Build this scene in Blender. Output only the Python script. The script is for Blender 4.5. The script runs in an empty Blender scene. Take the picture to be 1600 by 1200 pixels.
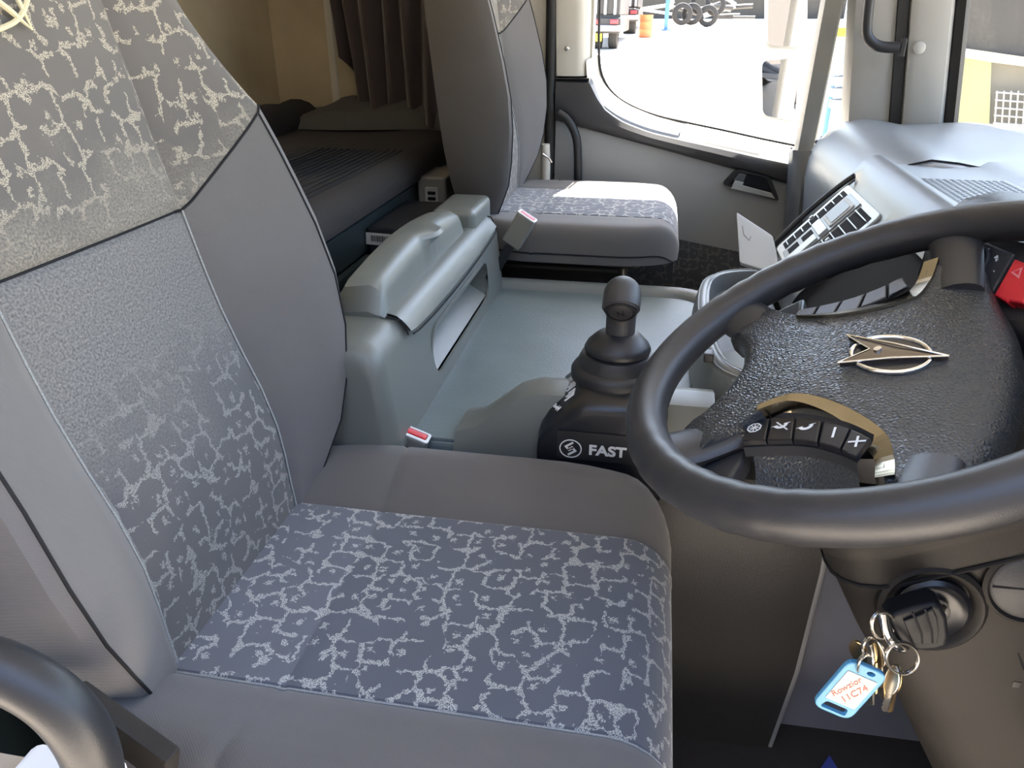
import bpy, bmesh, math, random
from mathutils import Vector, Matrix
random.seed(7)
R = math.radians
SC = bpy.context.scene
COL = SC.collection

# ------------------------------------------------------------------ camera
CAM = Vector((0, 0, 1.01)); PITCH = R(25.6); YAW = R(10.31); FPX = 1200.0
cd = bpy.data.cameras.new('camera'); cam = bpy.data.objects.new('camera', cd); COL.objects.link(cam)
cam.location = CAM; cam.rotation_euler = (R(90) - PITCH, 0, YAW)
cd.sensor_width = 36; cd.lens = 36 * FPX / 1600; cd.clip_start = .02; cd.clip_end = 500
SC.camera = cam

# ------------------------------------------------------------------ sky, sun, exposure
SUN = Vector((.06, .36, .92)).normalized()
w = bpy.data.worlds.new('sky'); SC.world = w; w.use_nodes = True
nt = w.node_tree; bg = nt.nodes['Background']
sky = nt.nodes.new('ShaderNodeTexSky'); sky.sky_type = 'NISHITA'; sky.sun_disc = False
sky.sun_elevation = math.asin(SUN.z); sky.sun_rotation = math.atan2(SUN.x, SUN.y)
sky.air_density = 1.2; sky.dust_density = 3.0
nt.links.new(sky.outputs[0], bg.inputs[0]); bg.inputs[1].default_value = .62
sl = bpy.data.lights.new('sun', 'SUN'); sl.energy = 21; sl.angle = R(.6); sl.color = (1, .94, .84)
so = bpy.data.objects.new('sun', sl); COL.objects.link(so)
so.rotation_euler = SUN.to_track_quat('Z', 'Y').to_euler()
vs = SC.view_settings
vs.view_transform = 'Standard'; vs.look = 'None'; vs.gamma = 1; vs.use_curve_mapping = False
vs.exposure = 0.98
SC.cycles.max_bounces = 10; SC.cycles.diffuse_bounces = 6; SC.cycles.transparent_max_bounces = 16
SC.cycles.caustics_reflective = False; SC.cycles.caustics_refractive = False
SC.cycles.sample_clamp_indirect = 6

def portal(name, loc, rot, sx, sy):          # sampling help for an opening, gives off no light
    l = bpy.data.lights.new(name, 'AREA'); l.shape = 'RECTANGLE'; l.size = sx; l.size_y = sy
    l.cycles.is_portal = True
    o = bpy.data.objects.new(name, l); COL.objects.link(o); o.location = loc; o.rotation_euler = rot

# ------------------------------------------------------------------ helpers
Y_AXIS = Vector((0, 1, 0))
_cq = cam.rotation_euler.to_matrix()
def ray(u, v): return _cq @ Vector(((u - 800) / FPX, (600 - v) / FPX, -1))
def at_y(u, v, y): d = ray(u, v); return CAM + d * ((y - CAM.y) / d.y)
def at_x(u, v, x): d = ray(u, v); return CAM + d * ((x - CAM.x) / d.x)
def at_z(u, v, z): d = ray(u, v); return CAM + d * ((z - CAM.z) / d.z)
def on_plane(u, v, p0, n): d = ray(u, v); return CAM + d * ((Vector(p0) - CAM).dot(n) / d.dot(n))

def props(o, label=None, cat=None, group=None, kind=None):
    if label: o['label'] = label
    if cat: o['category'] = cat
    if group: o['group'] = group
    if kind: o['kind'] = kind
    return o
def thing(name, label, cat, loc=(0, 0, 0), group=None):
    o = bpy.data.objects.new(name, None); COL.objects.link(o); o.location = loc; o.empty_display_size = .05
    return props(o, label, cat, group)
def put(name, me, mat, parent=None, smooth=True, ws=True):
    if mat is not None and not me.materials: me.materials.append(mat)
    if smooth:
        for p in me.polygons: p.use_smooth = True
        me.set_sharp_from_angle(angle=R(42))
    o = bpy.data.objects.new(name, me); COL.objects.link(o)
    if parent:
        o.parent = parent
        if ws: o.matrix_parent_inverse = world(parent).inverted()
    return o
def world(o):
    m = Matrix.LocRotScale(o.location, o.rotation_euler, o.scale)
    return world(o.parent) @ o.matrix_parent_inverse @ m if o.parent else m
def mesh(name, V, F, uv=None):
    me = bpy.data.meshes.new(name); me.from_pydata([tuple(v) for v in V], [], F); me.update()
    if uv:
        l = me.uv_layers.new(name='UVMap')
        for lp in me.loops: l.data[lp.index].uv = uv[lp.vertex_index]
    return me
def from_bm(name, bm):
    me = bpy.data.meshes.new(name); bmesh.ops.recalc_face_normals(bm, faces=bm.faces[:]); bm.to_mesh(me); bm.free(); return me
def grid(P, closed=False, mask=None, cap=False, uv=None, name='m'):
    """surface through rows of points P[i][j]"""
    n, m = len(P), len(P[0]); V = [p for r in P for p in r]; F = []
    for i in range(n - 1):
        for j in range(m if closed else m - 1):
            k = (j + 1) % m
            if mask and not mask(i, j): continue
            F.append((i * m + j, i * m + k, (i + 1) * m + k, (i + 1) * m + j))
    if cap: F.append(tuple(range(m))[::-1]); F.append(tuple((n - 1) * m + j for j in range(m)))
    U = [u for r in uv for u in r] if uv else None
    used = sorted({v for f in F for v in f}); ix = {v: i for i, v in enumerate(used)}
    return mesh(name, [V[v] for v in used], [tuple(ix[v] for v in f) for f in F], [U[v] for v in used] if U else None)
def spline(pts, n, closed=False):
    """Catmull-Rom through pts (tuples or Vectors), n points per span"""
    P = [Vector(p) for p in pts]; out = []; N = len(P); spans = N if closed else N - 1
    for i in range(spans):
        if closed: a, b, c, d = P[i - 1], P[i], P[(i + 1) % N], P[(i + 2) % N]
        else: a, b, c, d = P[max(i - 1, 0)], P[i], P[i + 1], P[min(i + 2, N - 1)]
        for k in range(n):
            t = k / n
            out.append(.5 * ((2 * b) + (c - a) * t + (2 * a - 5 * b + 4 * c - d) * t * t + (3 * b - 3 * c + d - a) * t ** 3))
    if not closed: out.append(P[-1].copy())
    return out
def tube_mesh(path, r, seg=12, closed=False, cap=True, flat=1.0, up=None):
    n = len(path); rr = r if isinstance(r, (list, tuple)) else [r] * n; P = []; prev = None
    for i, p in enumerate(path):
        p = Vector(p); a = Vector(path[(i - 1) % n] if (closed or i) else path[0]); b = Vector(path[(i + 1) % n] if (closed or i < n - 1) else path[-1])
        t = (b - a).normalized()
        if prev is None:
            s = Vector(up) if up else (Vector((0, 0, 1)) if abs(t.z) < .9 else Vector((1, 0, 0)))
        else: s = prev
        s = (s - t * s.dot(t)).normalized(); prev = s; q = t.cross(s)
        P.append([p + (s * math.cos(2 * math.pi * k / seg) * flat + q * math.sin(2 * math.pi * k / seg)) * rr[i] for k in range(seg)])
    if closed:
        V = [v for r_ in P for v in r_]; F = []
        for i in range(n):
            for k in range(seg): F.append((i * seg + k, i * seg + (k + 1) % seg, ((i + 1) % n) * seg + (k + 1) % seg, ((i + 1) % n) * seg + k))
        return mesh('tube', V, F)
    return grid(P, closed=True, cap=cap)
def tube(name, path, r, mat, parent=None, **k): return put(name, tube_mesh(path, r, **k), mat, parent)
def frame(o, x, y):
    """matrix with origin o, local x along x, local y near y, z out"""
    x = Vector(x).normalized(); y = Vector(y); z = x.cross(y).normalized(); y = z.cross(x)
    m = Matrix((x, y, z)).transposed().to_4x4(); m.translation = Vector(o); return m
def rbox(name, mat, parent, lo, hi, bev=.004, seg=2, M=None, smooth=True, taper=None):
    bm = bmesh.new(); bmesh.ops.create_cube(bm, size=1)
    lo, hi = Vector(lo), Vector(hi)
    for v in bm.verts:
        v.co = Vector((lo[i] + (hi[i] - lo[i]) * (v.co[i] + .5) for i in range(3)))
        if taper and v.co.z > (lo.z + hi.z) / 2:
            v.co.x = (v.co.x - (lo.x + hi.x) / 2) * taper + (lo.x + hi.x) / 2; v.co.y = (v.co.y - (lo.y + hi.y) / 2) * taper + (lo.y + hi.y) / 2
    if bev: bmesh.ops.bevel(bm, geom=bm.edges[:] + bm.verts[:], offset=bev, segments=seg, profile=.5, affect='EDGES')
    if M is not None: bmesh.ops.transform(bm, matrix=M, verts=bm.verts)
    me = from_bm(name, bm); o = put(name, me, mat, parent, smooth)
    wn(o); return o
def wn(o):
    m = o.modifiers.new('wn', 'WEIGHTED_NORMAL'); m.keep_sharp = True
def prism_mesh(name, pts, h, bev=0, seg=2, M=None, back=0.0):
    """flat outline (x,y) raised from z=-back to z=h"""
    bm = bmesh.new(); vs_ = [bm.verts.new((p[0], p[1], -back)) for p in pts]; f = bm.faces.new(vs_)
    r = bmesh.ops.extrude_face_region(bm, geom=[f]); top = [v for v in r['geom'] if isinstance(v, bmesh.types.BMVert)]
    for v in top: v.co.z = h
    if bev:
        tf = [x for x in r['geom'] if isinstance(x, bmesh.types.BMFace)][0]
        bmesh.ops.bevel(bm, geom=list(tf.edges), offset=bev, segments=seg, profile=.5, affect='EDGES')
    if M is not None: bmesh.ops.transform(bm, matrix=M, verts=bm.verts)
    return from_bm(name, bm)
def prism(name, pts, h, mat, parent=None, bev=0, seg=2, M=None, back=0.0, smooth=False):
    o = put(name, prism_mesh(name, pts, h, bev, seg, M, back), mat, parent, smooth)
    if smooth: wn(o)
    return o
def ring_prism(name, outer, inner, h, mat, parent=None, M=None):
    """flat frame between two outlines with the same number of points"""
    n = len(outer); V = [(p[0], p[1], 0) for p in outer] + [(p[0], p[1], 0) for p in inner] + [(p[0], p[1], h) for p in outer] + [(p[0], p[1], h) for p in inner]
    F = []
    for i in range(n):
        j = (i + 1) % n
        F += [(2 * n + i, 2 * n + j, 3 * n + j, 3 * n + i), (i, n + i, n + j, j), (i, j, 2 * n + j, 2 * n + i), (n + j, n + i, 3 * n + i, 3 * n + j)]
    me = mesh(name, V, F)
    if M is not None: me.transform(M)
    return put(name, me, mat, parent, False)
def lathe_mesh(prof, seg=32, M=None):
    P = [[(r * math.cos(2 * math.pi * k / seg), r * math.sin(2 * math.pi * k / seg), z) for k in range(seg)] for r, z in prof]
    me = grid(P, closed=True, cap=True)
    if M is not None: me.transform(M)
    return me
def lathe(name, prof, mat, parent=None, seg=32, M=None): return put(name, lathe_mesh(prof, seg, M), mat, parent)
def round_rect(x0, y0, x1, y1, r, n=5):
    out = []
    for cx, cy, a in ((x1 - r, y1 - r, 0), (x0 + r, y1 - r, 90), (x0 + r, y0 + r, 180), (x1 - r, y0 + r, 270)):
        for k in range(n + 1):
            t = R(a + 90 * k / n); out.append((cx + r * math.cos(t), cy + r * math.sin(t)))
    return out
def ellipse(rx, ry, n=32, c=(0, 0)): return [(c[0] + rx * math.cos(2 * math.pi * k / n), c[1] + ry * math.sin(2 * math.pi * k / n)) for k in range(n)]
def text(name, body, size, mat, parent, M, bold=0.0, h=.0004, align='CENTER', shear=0):
    cu = bpy.data.curves.new(name, 'FONT'); cu.body = body; cu.size = size; cu.extrude = h; cu.offset = bold; cu.align_x = align; cu.align_y = 'CENTER'; cu.shear = shear
    t = bpy.data.objects.new(name, cu); COL.objects.link(t)
    dg = bpy.context.evaluated_depsgraph_get(); me = bpy.data.meshes.new_from_object(t.evaluated_get(dg))
    bpy.data.objects.remove(t); me.transform(M); me.materials.clear()
    return put(name, me, mat, parent, False)
def cut(o, cutters):
    """boolean difference, applied; cutters are removed"""
    for c in cutters:
        m = o.modifiers.new('cut', 'BOOLEAN'); m.object = c; m.operation = 'DIFFERENCE'; m.solver = 'EXACT'
    dg = bpy.context.evaluated_depsgraph_get(); dg.update()
    me = bpy.data.meshes.new_from_object(o.evaluated_get(dg)); o.modifiers.clear(); o.data = me
    for c in cutters: bpy.data.objects.remove(c)
def bevel_mod(o, wd, seg=2, ang=35):
    m = o.modifiers.new('bevel', 'BEVEL'); m.width = wd; m.segments = seg; m.limit_method = 'ANGLE'; m.angle_limit = R(ang); wn(o)
def solid(o, t, off=-1):
    m = o.modifiers.new('solid', 'SOLIDIFY'); m.thickness = t; m.offset = off

# ------------------------------------------------------------------ materials
def mat(name, col, rough=.6, metal=0, bump=0, bscale=400, vary=0, vscale=12, spec=.5, coat=0, sheen=0, emit=None, dirt=None):
    m = bpy.data.materials.new(name); m.use_nodes = True; nt = m.node_tree; b = nt.nodes['Principled BSDF']
    b.inputs['Base Color'].default_value = (*col, 1); b.inputs['Roughness'].default_value = rough; b.inputs['Metallic'].default_value = metal
    b.inputs['Specular IOR Level'].default_value = spec; b.inputs['Coat Weight'].default_value = coat; b.inputs['Sheen Weight'].default_value = sheen
    tc = nt.nodes.new('ShaderNodeTexCoord')
    if vary:
        nz = nt.nodes.new('ShaderNodeTexNoise'); nz.inputs['Scale'].default_value = vscale; nz.inputs['Detail'].default_value = 5
        mx = nt.nodes.new('ShaderNodeMix'); mx.data_type = 'RGBA'
        nt.links.new(tc.outputs['Object'], nz.inputs['Vector']); nt.links.new(nz.outputs[0], mx.inputs[0])
        d = dirt or tuple(c * (1 - vary) for c in col); e = tuple(min(1, c * (1 + vary)) for c in col)
        mx.inputs[6].default_value = (*d, 1); mx.inputs[7].default_value = (*e, 1); nt.links.new(mx.outputs[2], b.inputs['Base Color'])
    if bump:
        n2 = nt.nodes.new('ShaderNodeTexNoise'); n2.inputs['Scale'].default_value = bscale; n2.inputs['Detail'].default_value = 3
        bp = nt.nodes.new('ShaderNodeBump'); bp.inputs['Strength'].default_value = bump; bp.inputs['Distance'].default_value = .002
        nt.links.new(tc.outputs['Object'], n2.inputs['Vector']); nt.links.new(n2.outputs[0], bp.inputs['Height']); nt.links.new(bp.outputs[0], b.inputs['Normal'])
    if emit: b.inputs['Emission Color'].default_value = (*col, 1); b.inputs['Emission Strength'].default_value = emit
    return m
def leather(name, col, rough=.42, scale=330, strength=.5):
    m = mat(name, col, rough); nt = m.node_tree; b = nt.nodes['Principled BSDF']
    tc = nt.nodes.new('ShaderNodeTexCoord'); v = nt.nodes.new('ShaderNodeTexVoronoi'); v.feature = 'DISTANCE_TO_EDGE'; v.inputs['Scale'].default_value = scale
    bp = nt.nodes.new('ShaderNodeBump'); bp.inputs['Strength'].default_value = strength; bp.inputs['Distance'].default_value = .0012
    nt.links.new(tc.outputs['Object'], v.inputs['Vector']); nt.links.new(v.outputs['Distance'], bp.inputs['Height']); nt.links.new(bp.outputs[0], b.inputs['Normal'])
    return m
def plain_fabric(name, col):
    m = mat(name, col, .85, vary=.12, vscale=9, sheen=.25, spec=.25); nt = m.node_tree; b = nt.nodes['Principled BSDF']
    uv = nt.nodes.new('ShaderNodeTexCoord'); wv = nt.nodes.new('ShaderNodeTexWave'); wv.bands_direction = 'DIAGONAL'; wv.inputs['Scale'].default_value = 230; wv.inputs['Distortion'].default_value = .6
    bp = nt.nodes.new('ShaderNodeBump'); bp.inputs['Strength'].default_value = .16; bp.inputs['Distance'].default_value = .0008
    nt.links.new(uv.outputs['UV'], wv.inputs['Vector']); nt.links.new(wv.outputs[0], bp.inputs['Height']); nt.links.new(bp.outputs[0], b.inputs['Normal'])
    return m
def pattern_fabric(name, base, fleck, wear=None, scale=17.0, warm=None):
    """woven seat cloth: light angular scribbles and specks on a grey ground; wear = (v0, v1, soft) band of rubbed pile"""
    m = bpy.data.materials.new(name); m.use_nodes = True; nt = m.node_tree; N = nt.nodes; L = nt.links; b = N['Principled BSDF']
    b.inputs['Roughness'].default_value = .85; b.inputs['Specular IOR Level'].default_value = .25; b.inputs['Sheen Weight'].default_value = .25
    tc = N.new('ShaderNodeTexCoord')
    def math_(op, a, b_=None, c=None):
        n = N.new('ShaderNodeMath'); n.operation = op
        for i, x in enumerate((a, b_, c)):
            if x is None: continue
            if isinstance(x, (int, float)): n.inputs[i].default_value = x
            else: L.new(x, n.inputs[i])
        return n.outputs[0]
    def noise(sc, det=2, vec=None):
        n = N.new('ShaderNodeTexNoise'); n.inputs['Scale'].default_value = sc; n.inputs['Detail'].default_value = det; L.new(vec or tc.outputs['UV'], n.inputs['Vector']); return n
    wob = noise(110, 3); vm = N.new('ShaderNodeVectorMath'); vm.operation = 'MULTIPLY_ADD'
    L.new(wob.outputs['Color'], vm.inputs[0]); vm.inputs[1].default_value = (.012, .012, 0); L.new(tc.outputs['UV'], vm.inputs[2])
    def vor(feat, sc, rnd):
        v = N.new('ShaderNodeTexVoronoi'); v.voronoi_dimensions = '2D'; v.feature = feat; v.distance = 'CHEBYCHEV'; v.inputs['Scale'].default_value = sc; v.inputs['Randomness'].default_value = rnd
        L.new(vm.outputs[0], v.inputs['Vector']); return v
    f1 = vor('F1', scale * 1.95, .7); f2 = vor('F2', scale * 1.95, .7)
    edge = math_('SUBTRACT', f2.outputs['Distance'], f1.outputs['Distance'])
    brk = noise(scale * 2.2, 1).outputs[0]                         # where the scribbles break off
    rag = math_('MULTIPLY', math_('SUBTRACT', noise(330, 2).outputs[0], .5), .42)      # ragged thread ends
    line = math_('LESS_THAN', math_('ADD', edge, rag), math_('SUBTRACT', math_('MULTIPLY', math_('GREATER_THAN', brk, .445), .325), .21))
    g = vor('F1', scale * 2.0, .8); dots = math_('LESS_THAN', math_('ADD', g.outputs['Distance'], rag), .11)
    dots = math_('MULTIPLY', dots, math_('GREATER_THAN', noise(scale * 1.2, 1).outputs[0], .47))
    motif = math_('MAXIMUM', line, dots)
    dith = noise(900, 1).outputs[0]
    fuzz = math_('GREATER_THAN', dith, .47)
    motif = math_('MULTIPLY', motif, fuzz)
    fac = motif
    col_in = None
    if wear:
        sp = N.new('ShaderNodeSeparateXYZ'); L.new(tc.outputs['UV'], sp.inputs[0])
        big = noise(9, 3).outputs[0]
        vv = math_('ADD', sp.outputs['Y'], math_('MULTIPLY', math_('SUBTRACT', big, .5), .22))
        lo = N.new('ShaderNodeMapRange'); lo.inputs[1].default_value = wear[0]; lo.inputs[2].default_value = wear[0] + wear[2]; L.new(vv, lo.inputs[0])
        hi = N.new('ShaderNodeMapRange'); hi.inputs[1].default_value = wear[1] - wear[2]; hi.inputs[2].default_value = wear[1]; hi.inputs[3].default_value = 1; hi.inputs[4].default_value = 0; L.new(vv, hi.inputs[0])
        wm = math_('MULTIPLY', lo.outputs[0], hi.outputs[0])
        pile = N.new('ShaderNodeTexNoise'); pile.inputs['Scale'].default_value = 420; pile.inputs['Detail'].default_value = 3; L.new(tc.outputs['UV'], pile.inputs['Vector'])
        pf = math_('MULTIPLY', math_('SUBTRACT', pile.outputs[0], .34), 1.7)
        fm = N.new('ShaderNodeMix'); L.new(wm, fm.inputs[0]); L.new(motif, fm.inputs[2]); L.new(pf, fm.inputs[3]); fac = fm.outputs[0]
    tone = noise(8, 3).outputs[0]
    mb = N.new('ShaderNodeMix'); mb.data_type = 'RGBA'; L.new(tone, mb.inputs[0]); mb.inputs[6].default_value = (*[c * .85 for c in base], 1); mb.inputs[7].default_value = (*(warm or [c * 1.15 for c in base]), 1)
    mx = N.new('ShaderNodeMix'); mx.data_type = 'RGBA'; mx.clamp_factor = True
    L.new(fac, mx.inputs[0]); L.new(mb.outputs[2], mx.inputs[6]); mx.inputs[7].default_value = (*fleck, 1)
    L.new(mx.outputs[2], b.inputs['Base Color'])
    bp = N.new('ShaderNodeBump'); bp.inputs['Strength'].default_value = .35; bp.inputs['Distance'].default_value = .001
    L.new(math_('ADD', fac, math_('MULTIPLY', dith, .4)), bp.inputs['Height']); L.new(bp.outputs[0], b.inputs['Normal'])
    return m
def glass(name, tint=(1, 1, 1), refl=.06, dusty=0):
    m = bpy.data.materials.new(name); m.use_nodes = True; nt = m.node_tree; N = nt.nodes; L = nt.links; N.remove(N['Principled BSDF'])
    out = N['Material Output']; tr = N.new('ShaderNodeBsdfTransparent'); tr.inputs[0].default_value = (*tint, 1)
    gl = N.new('ShaderNodeBsdfGlossy'); gl.inputs['Roughness'].default_value = .02; fr = N.new('ShaderNodeFresnel'); fr.inputs[0].default_value = 1.06
    mx = N.new('ShaderNodeMixShader'); L.new(fr.outputs[0], mx.inputs[0]); L.new(tr.outputs[0], mx.inputs[1]); L.new(gl.outputs[0], mx.inputs[2]); res = mx.outputs[0]
    if dusty:
        tc = N.new('ShaderNodeTexCoord'); n1 = N.new('ShaderNodeTexNoise'); n1.inputs['Scale'].default_value = 160; n1.inputs['Detail'].default_value = 6; L.new(tc.outputs['Object'], n1.inputs['Vector'])
        mr = N.new('ShaderNodeMapRange'); mr.inputs[1].default_value = .45; mr.inputs[2].default_value = .85; mr.inputs[3].default_value = dusty * .5; mr.inputs[4].default_value = min(1, dusty * 4); L.new(n1.outputs[0], mr.inputs[0])
        df = N.new('ShaderNodeBsdfTranslucent'); df.inputs[0].default_value = (.7, .66, .52, 1)
        m2 = N.new('ShaderNodeMixShader'); L.new(mr.outputs[0], m2.inputs[0]); L.new(res, m2.inputs[1]); L.new(df.outputs[0], m2.inputs[2]); res = m2.outputs[0]
    L.new(res, out.inputs[0]); return m

M = {}
M['fabric'] = plain_fabric('seat_cloth_grey', (.124, .118, .116))
M['fabric_side'] = plain_fabric('seat_cloth_side', (.118, .112, .112))
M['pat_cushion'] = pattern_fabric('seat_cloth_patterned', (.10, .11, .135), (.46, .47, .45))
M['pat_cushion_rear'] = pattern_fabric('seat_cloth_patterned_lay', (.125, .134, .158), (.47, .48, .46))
M['pat_back'] = pattern_fabric('seat_cloth_worn', (.095, .10, .115), (.31, .305, .285), wear=(.13, .9, .14), warm=(.115, .108, .10))
M['pat_head'] = pattern_fabric('seat_cloth_head', (.112, .108, .104), (.40, .365, .29), wear=(.2, .45, .08), warm=(.13, .12, .11))
M['thread'] = mat('seam_thread', (.30, .31, .31), .8, vary=.6, vscale=700)
M['thread_dark'] = mat('seam_dark', (.018, .018, .02), .9, spec=.2)
M['cream_thread'] = mat('embroidery_cream', (.62, .56, .36), .6)
M['black_plastic'] = mat('black_plastic', (.018, .019, .022), .42, bump=.08, bscale=900)
M['gloss_black'] = mat('gloss_black', (.008, .009, .013), .28, vary=.2)
M['dark_plastic'] = mat('charcoal_plastic', (.035, .036, .04), .5, bump=.15, bscale=1200, vary=.2, vscale=8)
M['column'] = mat('column_plastic', (.022, .020, .0185), .55, bump=.12, bscale=1100, vary=.3, vscale=14, spec=.3)
M['door_dark'] = mat('door_dark_plastic', (.04, .042, .047), .5, bump=.12, bscale=900)
M['door_grey'] = mat('door_grey_plastic', (.27, .285, .295), .55, bump=.12, bscale=900, vary=.07)
M['door_pocket'] = pattern_fabric('door_pocket_cloth', (.05, .055, .065), (.14, .14, .13))
M['dash'] = mat('dash_grey_plastic', (.15, .165, .175), .36, bump=.08, bscale=1000, vary=.06)
M['dash_dark'] = mat('dash_slate_plastic', (.085, .095, .105), .38, bump=.1, bscale=1000)
M['console'] = mat('console_grey_plastic', (.145, .158, .148), .38, bump=.12, bscale=1000, vary=.08, vscale=6)
M['vinyl'] = mat('floor_vinyl_grey', (.13, .168, .18), .42, bump=.3, bscale=320, vary=.2, vscale=11)
M['tunnel_rim'] = mat('tunnel_rim_rubber', (.15, .165, .165), .5, bump=.2, bscale=500)
M['leather_dark'] = leather('tunnel_side_leatherette', (.033, .032, .0315), .46, 260, .35)
M['panel_blue'] = mat('carpet_slate', (.22, .23, .29), .8, bump=.1, bscale=800, vary=.1)
M['wheel_leather'] = leather('wheel_leather', (.028, .0285, .032), .40, 700, .12)
M['pad_leather'] = leather('wheel_pad_grain', (.034, .038, .042), .30, 300, .9)
M['chrome'] = mat('chrome', (.75, .75, .74), .12, 1)
M['bronze'] = mat('satin_trim', (.36, .31, .22), .22, 1, vary=.2, vscale=30)
M['dark_metal'] = mat('emblem_dark_metal', (.16, .14, .13), .22, 1)
M['steel'] = mat('key_steel', (.66, .63, .58), .25, 1)
M['white_print'] = mat('white_print', (.75, .76, .77), .6)
M['grey_print'] = mat('grey_print', (.32, .33, .34), .6)
M['red'] = mat('red_plastic', (.62, .02, .035), .4)
M['pink'] = mat('faded_red_plastic', (.72, .22, .26), .5)
M['cream_wall'] = mat('stained_cream_lining', (.52, .45, .32), .8, vary=.3, vscale=4, dirt=(.26, .21, .135))
M['cream_trim'] = mat('cream_trim', (.56, .54, .48), .5, bump=.1, bscale=900)
M['grey_trim'] = mat('pillar_grey_trim', (.40, .405, .39), .5, bump=.1, bscale=900)
M['curtain'] = mat('curtain_cloth', (.07, .054, .055), .9, bump=.2, bscale=300, sheen=.3)
M['mattress'] = mat('mattress_cloth', (.022, .019, .019), .9, bump=.3, bscale=240, vary=.2)
M['blanket'] = mat('blanket_cloth', (.010, .010, .012), .95, bump=.4, bscale=150)
M['steel_dark'] = mat('bunk_frame_steel', (.032, .046, .050), .35, .4)
M['rubber'] = mat('black_rubber', (.015, .015, .016), .6)
M['flap'] = mat('silver_flap', (.34, .37, .385), .3, vary=.05)
M['label'] = mat('paper_label', (.55, .54, .50), .7)
M['tag_blue'] = mat('tag_blue_plastic', (.10, .33, .55), .35)
M['fob'] = mat('fob_black', (.010, .011, .014), .5, spec=.25)
M['ink_red'] = mat('ink_red', (.5, .16, .12), .7)
M['beige_plastic'] = mat('beige_plastic', (.21, .205, .185), .5, bump=.1, bscale=900)
M['sill'] = mat('sill_beige', (.40, .34, .27), .6, vary=.2, vscale=20)
M['floor'] = mat('floor_mat_black', (.03, .029, .029), .8, bump=.5, bscale=180, vary=.4, vscale=20, dirt=(.06, .05, .042))
M['roof'] = mat('headlining', (.48, .48, .46), .9)
M['yard'] = mat('yard_concrete', (.62, .54, .44), .9, vary=.15, vscale=.4)
M['glass'] = glass('door_glass'); M['screen'] = glass('windscreen_glass', (.97, .98, .95), dusty=.012)
M['blue_paper'] = mat('blue_card', (.09, .13, .55), .5)
M['mirror'] = mat('mirror_glass', (.9, .9, .9), .02, 1)
M['mirror_case'] = mat('mirror_white_case', (.72, .72, .70), .45)

# ------------------------------------------------------------------ the cab shell
DY = 2.20                                   # inner face of the far door
def struct(o): o['kind'] = 'structure'; return o
def quad(name, pts, m, parent=None, t=.012):
    o = put(name, mesh(name, pts, [tuple(range(len(pts)))]), m, parent, False); solid(o, t, 0); return o
floor = struct(rbox('floor', M['floor'], None, (-1.12, .10, -.03), (.95, 2.24, 0), .004))
ceiling = struct(rbox('ceiling', M['roof'], None, (-1.14, .08, 1.74), (.70, 2.28, 1.78), .01))
vis = rbox('sun_blocker', M['dark_plastic'] if 'dark_plastic' in M else None, ceiling, (.66, .06, 1.745), (1.08, 2.36, 1.765), .008)  # unseen slab added ahead of the roof to keep sun off the dash
wall_rear = struct(rbox('wall_rear', M['cream_wall'], None, (-1.14, .08, -.03), (-1.09, 2.28, 1.76), .004))
wall_left = struct(rbox('wall_left', M['cream_wall'], None, (-1.12, 2.215, -.03), (-.34, 2.26, 1.76), .004))
wall_right = struct(rbox('wall_right', M['cream_wall'], None, (-1.12, .08, -.03), (-.50, .12, 1.76), .004))
rbox('panel_joint', M['cream_trim'], wall_left, (-.925, 2.207, .66), (-.905, 2.22, 1.74), .003)
wall_front = struct(rbox('wall_front', M['dash_dark'], None, (.90, .10, -.03), (.95, 2.24, .72), .006))
# far B pillar: cream strip and black door seal
trim_1 = struct(rbox('trim_1', M['cream_trim'], None, (-.36, 2.19, 0), (-.286, 2.25, 1.74), .01))
tube('door_seal', [(-.292, 2.186, 0.02), (-.293, 2.186, .6), (-.296, 2.186, 1.2), (-.300, 2.186, 1.7)], .013, M['rubber'], trim_1, seg=10)

# ------------------------------------------------------------------ far door (door_1)
door = bpy.data.objects.new('door_1', None); COL.objects.link(door); door.location = (.05, DY + .03, 0); struct(door)
def dpt(u, v, dy=0): p = at_y(u, v, DY + dy); return p
# window opening outline on the door plane (x, z): rear lower corner swept, sill falling to the front
win = [(-.190, 1.62), (-.190, 1.20), (-.188, 1.00), (-.184, .905), (-.172, .850), (-.140, .806), (-.09, .776), (-.02, .752), (.06, .736), (.16, .718), (.27, .697), (.37, .680), (.384, .72), (.395, 1.62)]
win_in = [(x, z) for x, z in win]
def belt(x):       # boundary of dark upper trim / grey panel
    return .741 - (x + .222) * .235
# dark upper trim below the window, a shaped band with thickness
xs = [-.278 + (.62 + .278) * k / 40 for k in range(41)]
def sill_z(x):
    if x < -.19: return .862
    pts = win[3:12]
    if x <= pts[0][0]: return pts[0][1] - (pts[0][0] - x) * 0 - .0
    for (xa, za), (xb, zb) in zip(pts, pts[1:]):
        if xa <= x <= xb: return za + (zb - za) * (x - xa) / (xb - xa)
    return pts[-1][1] - (x - pts[-1][0]) * .2
P = []
for x in xs:
    top = sill_z(x) - (.022 if x > -.17 else .018); bot = belt(x)
    if x < -.185: top = .862
    P.append([(x, DY + .03, bot - .004), (x, DY - .008, bot), (x, DY - .020, bot + .2 * (top - bot)), (x, DY - .024, bot + .6 * (top - bot)), (x, DY - .016, bot + .9 * (top - bot)), (x, DY + .004, top), (x, DY + .05, top + .006)])
put('upper_trim', grid(P), M['door_dark'], door)
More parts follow.
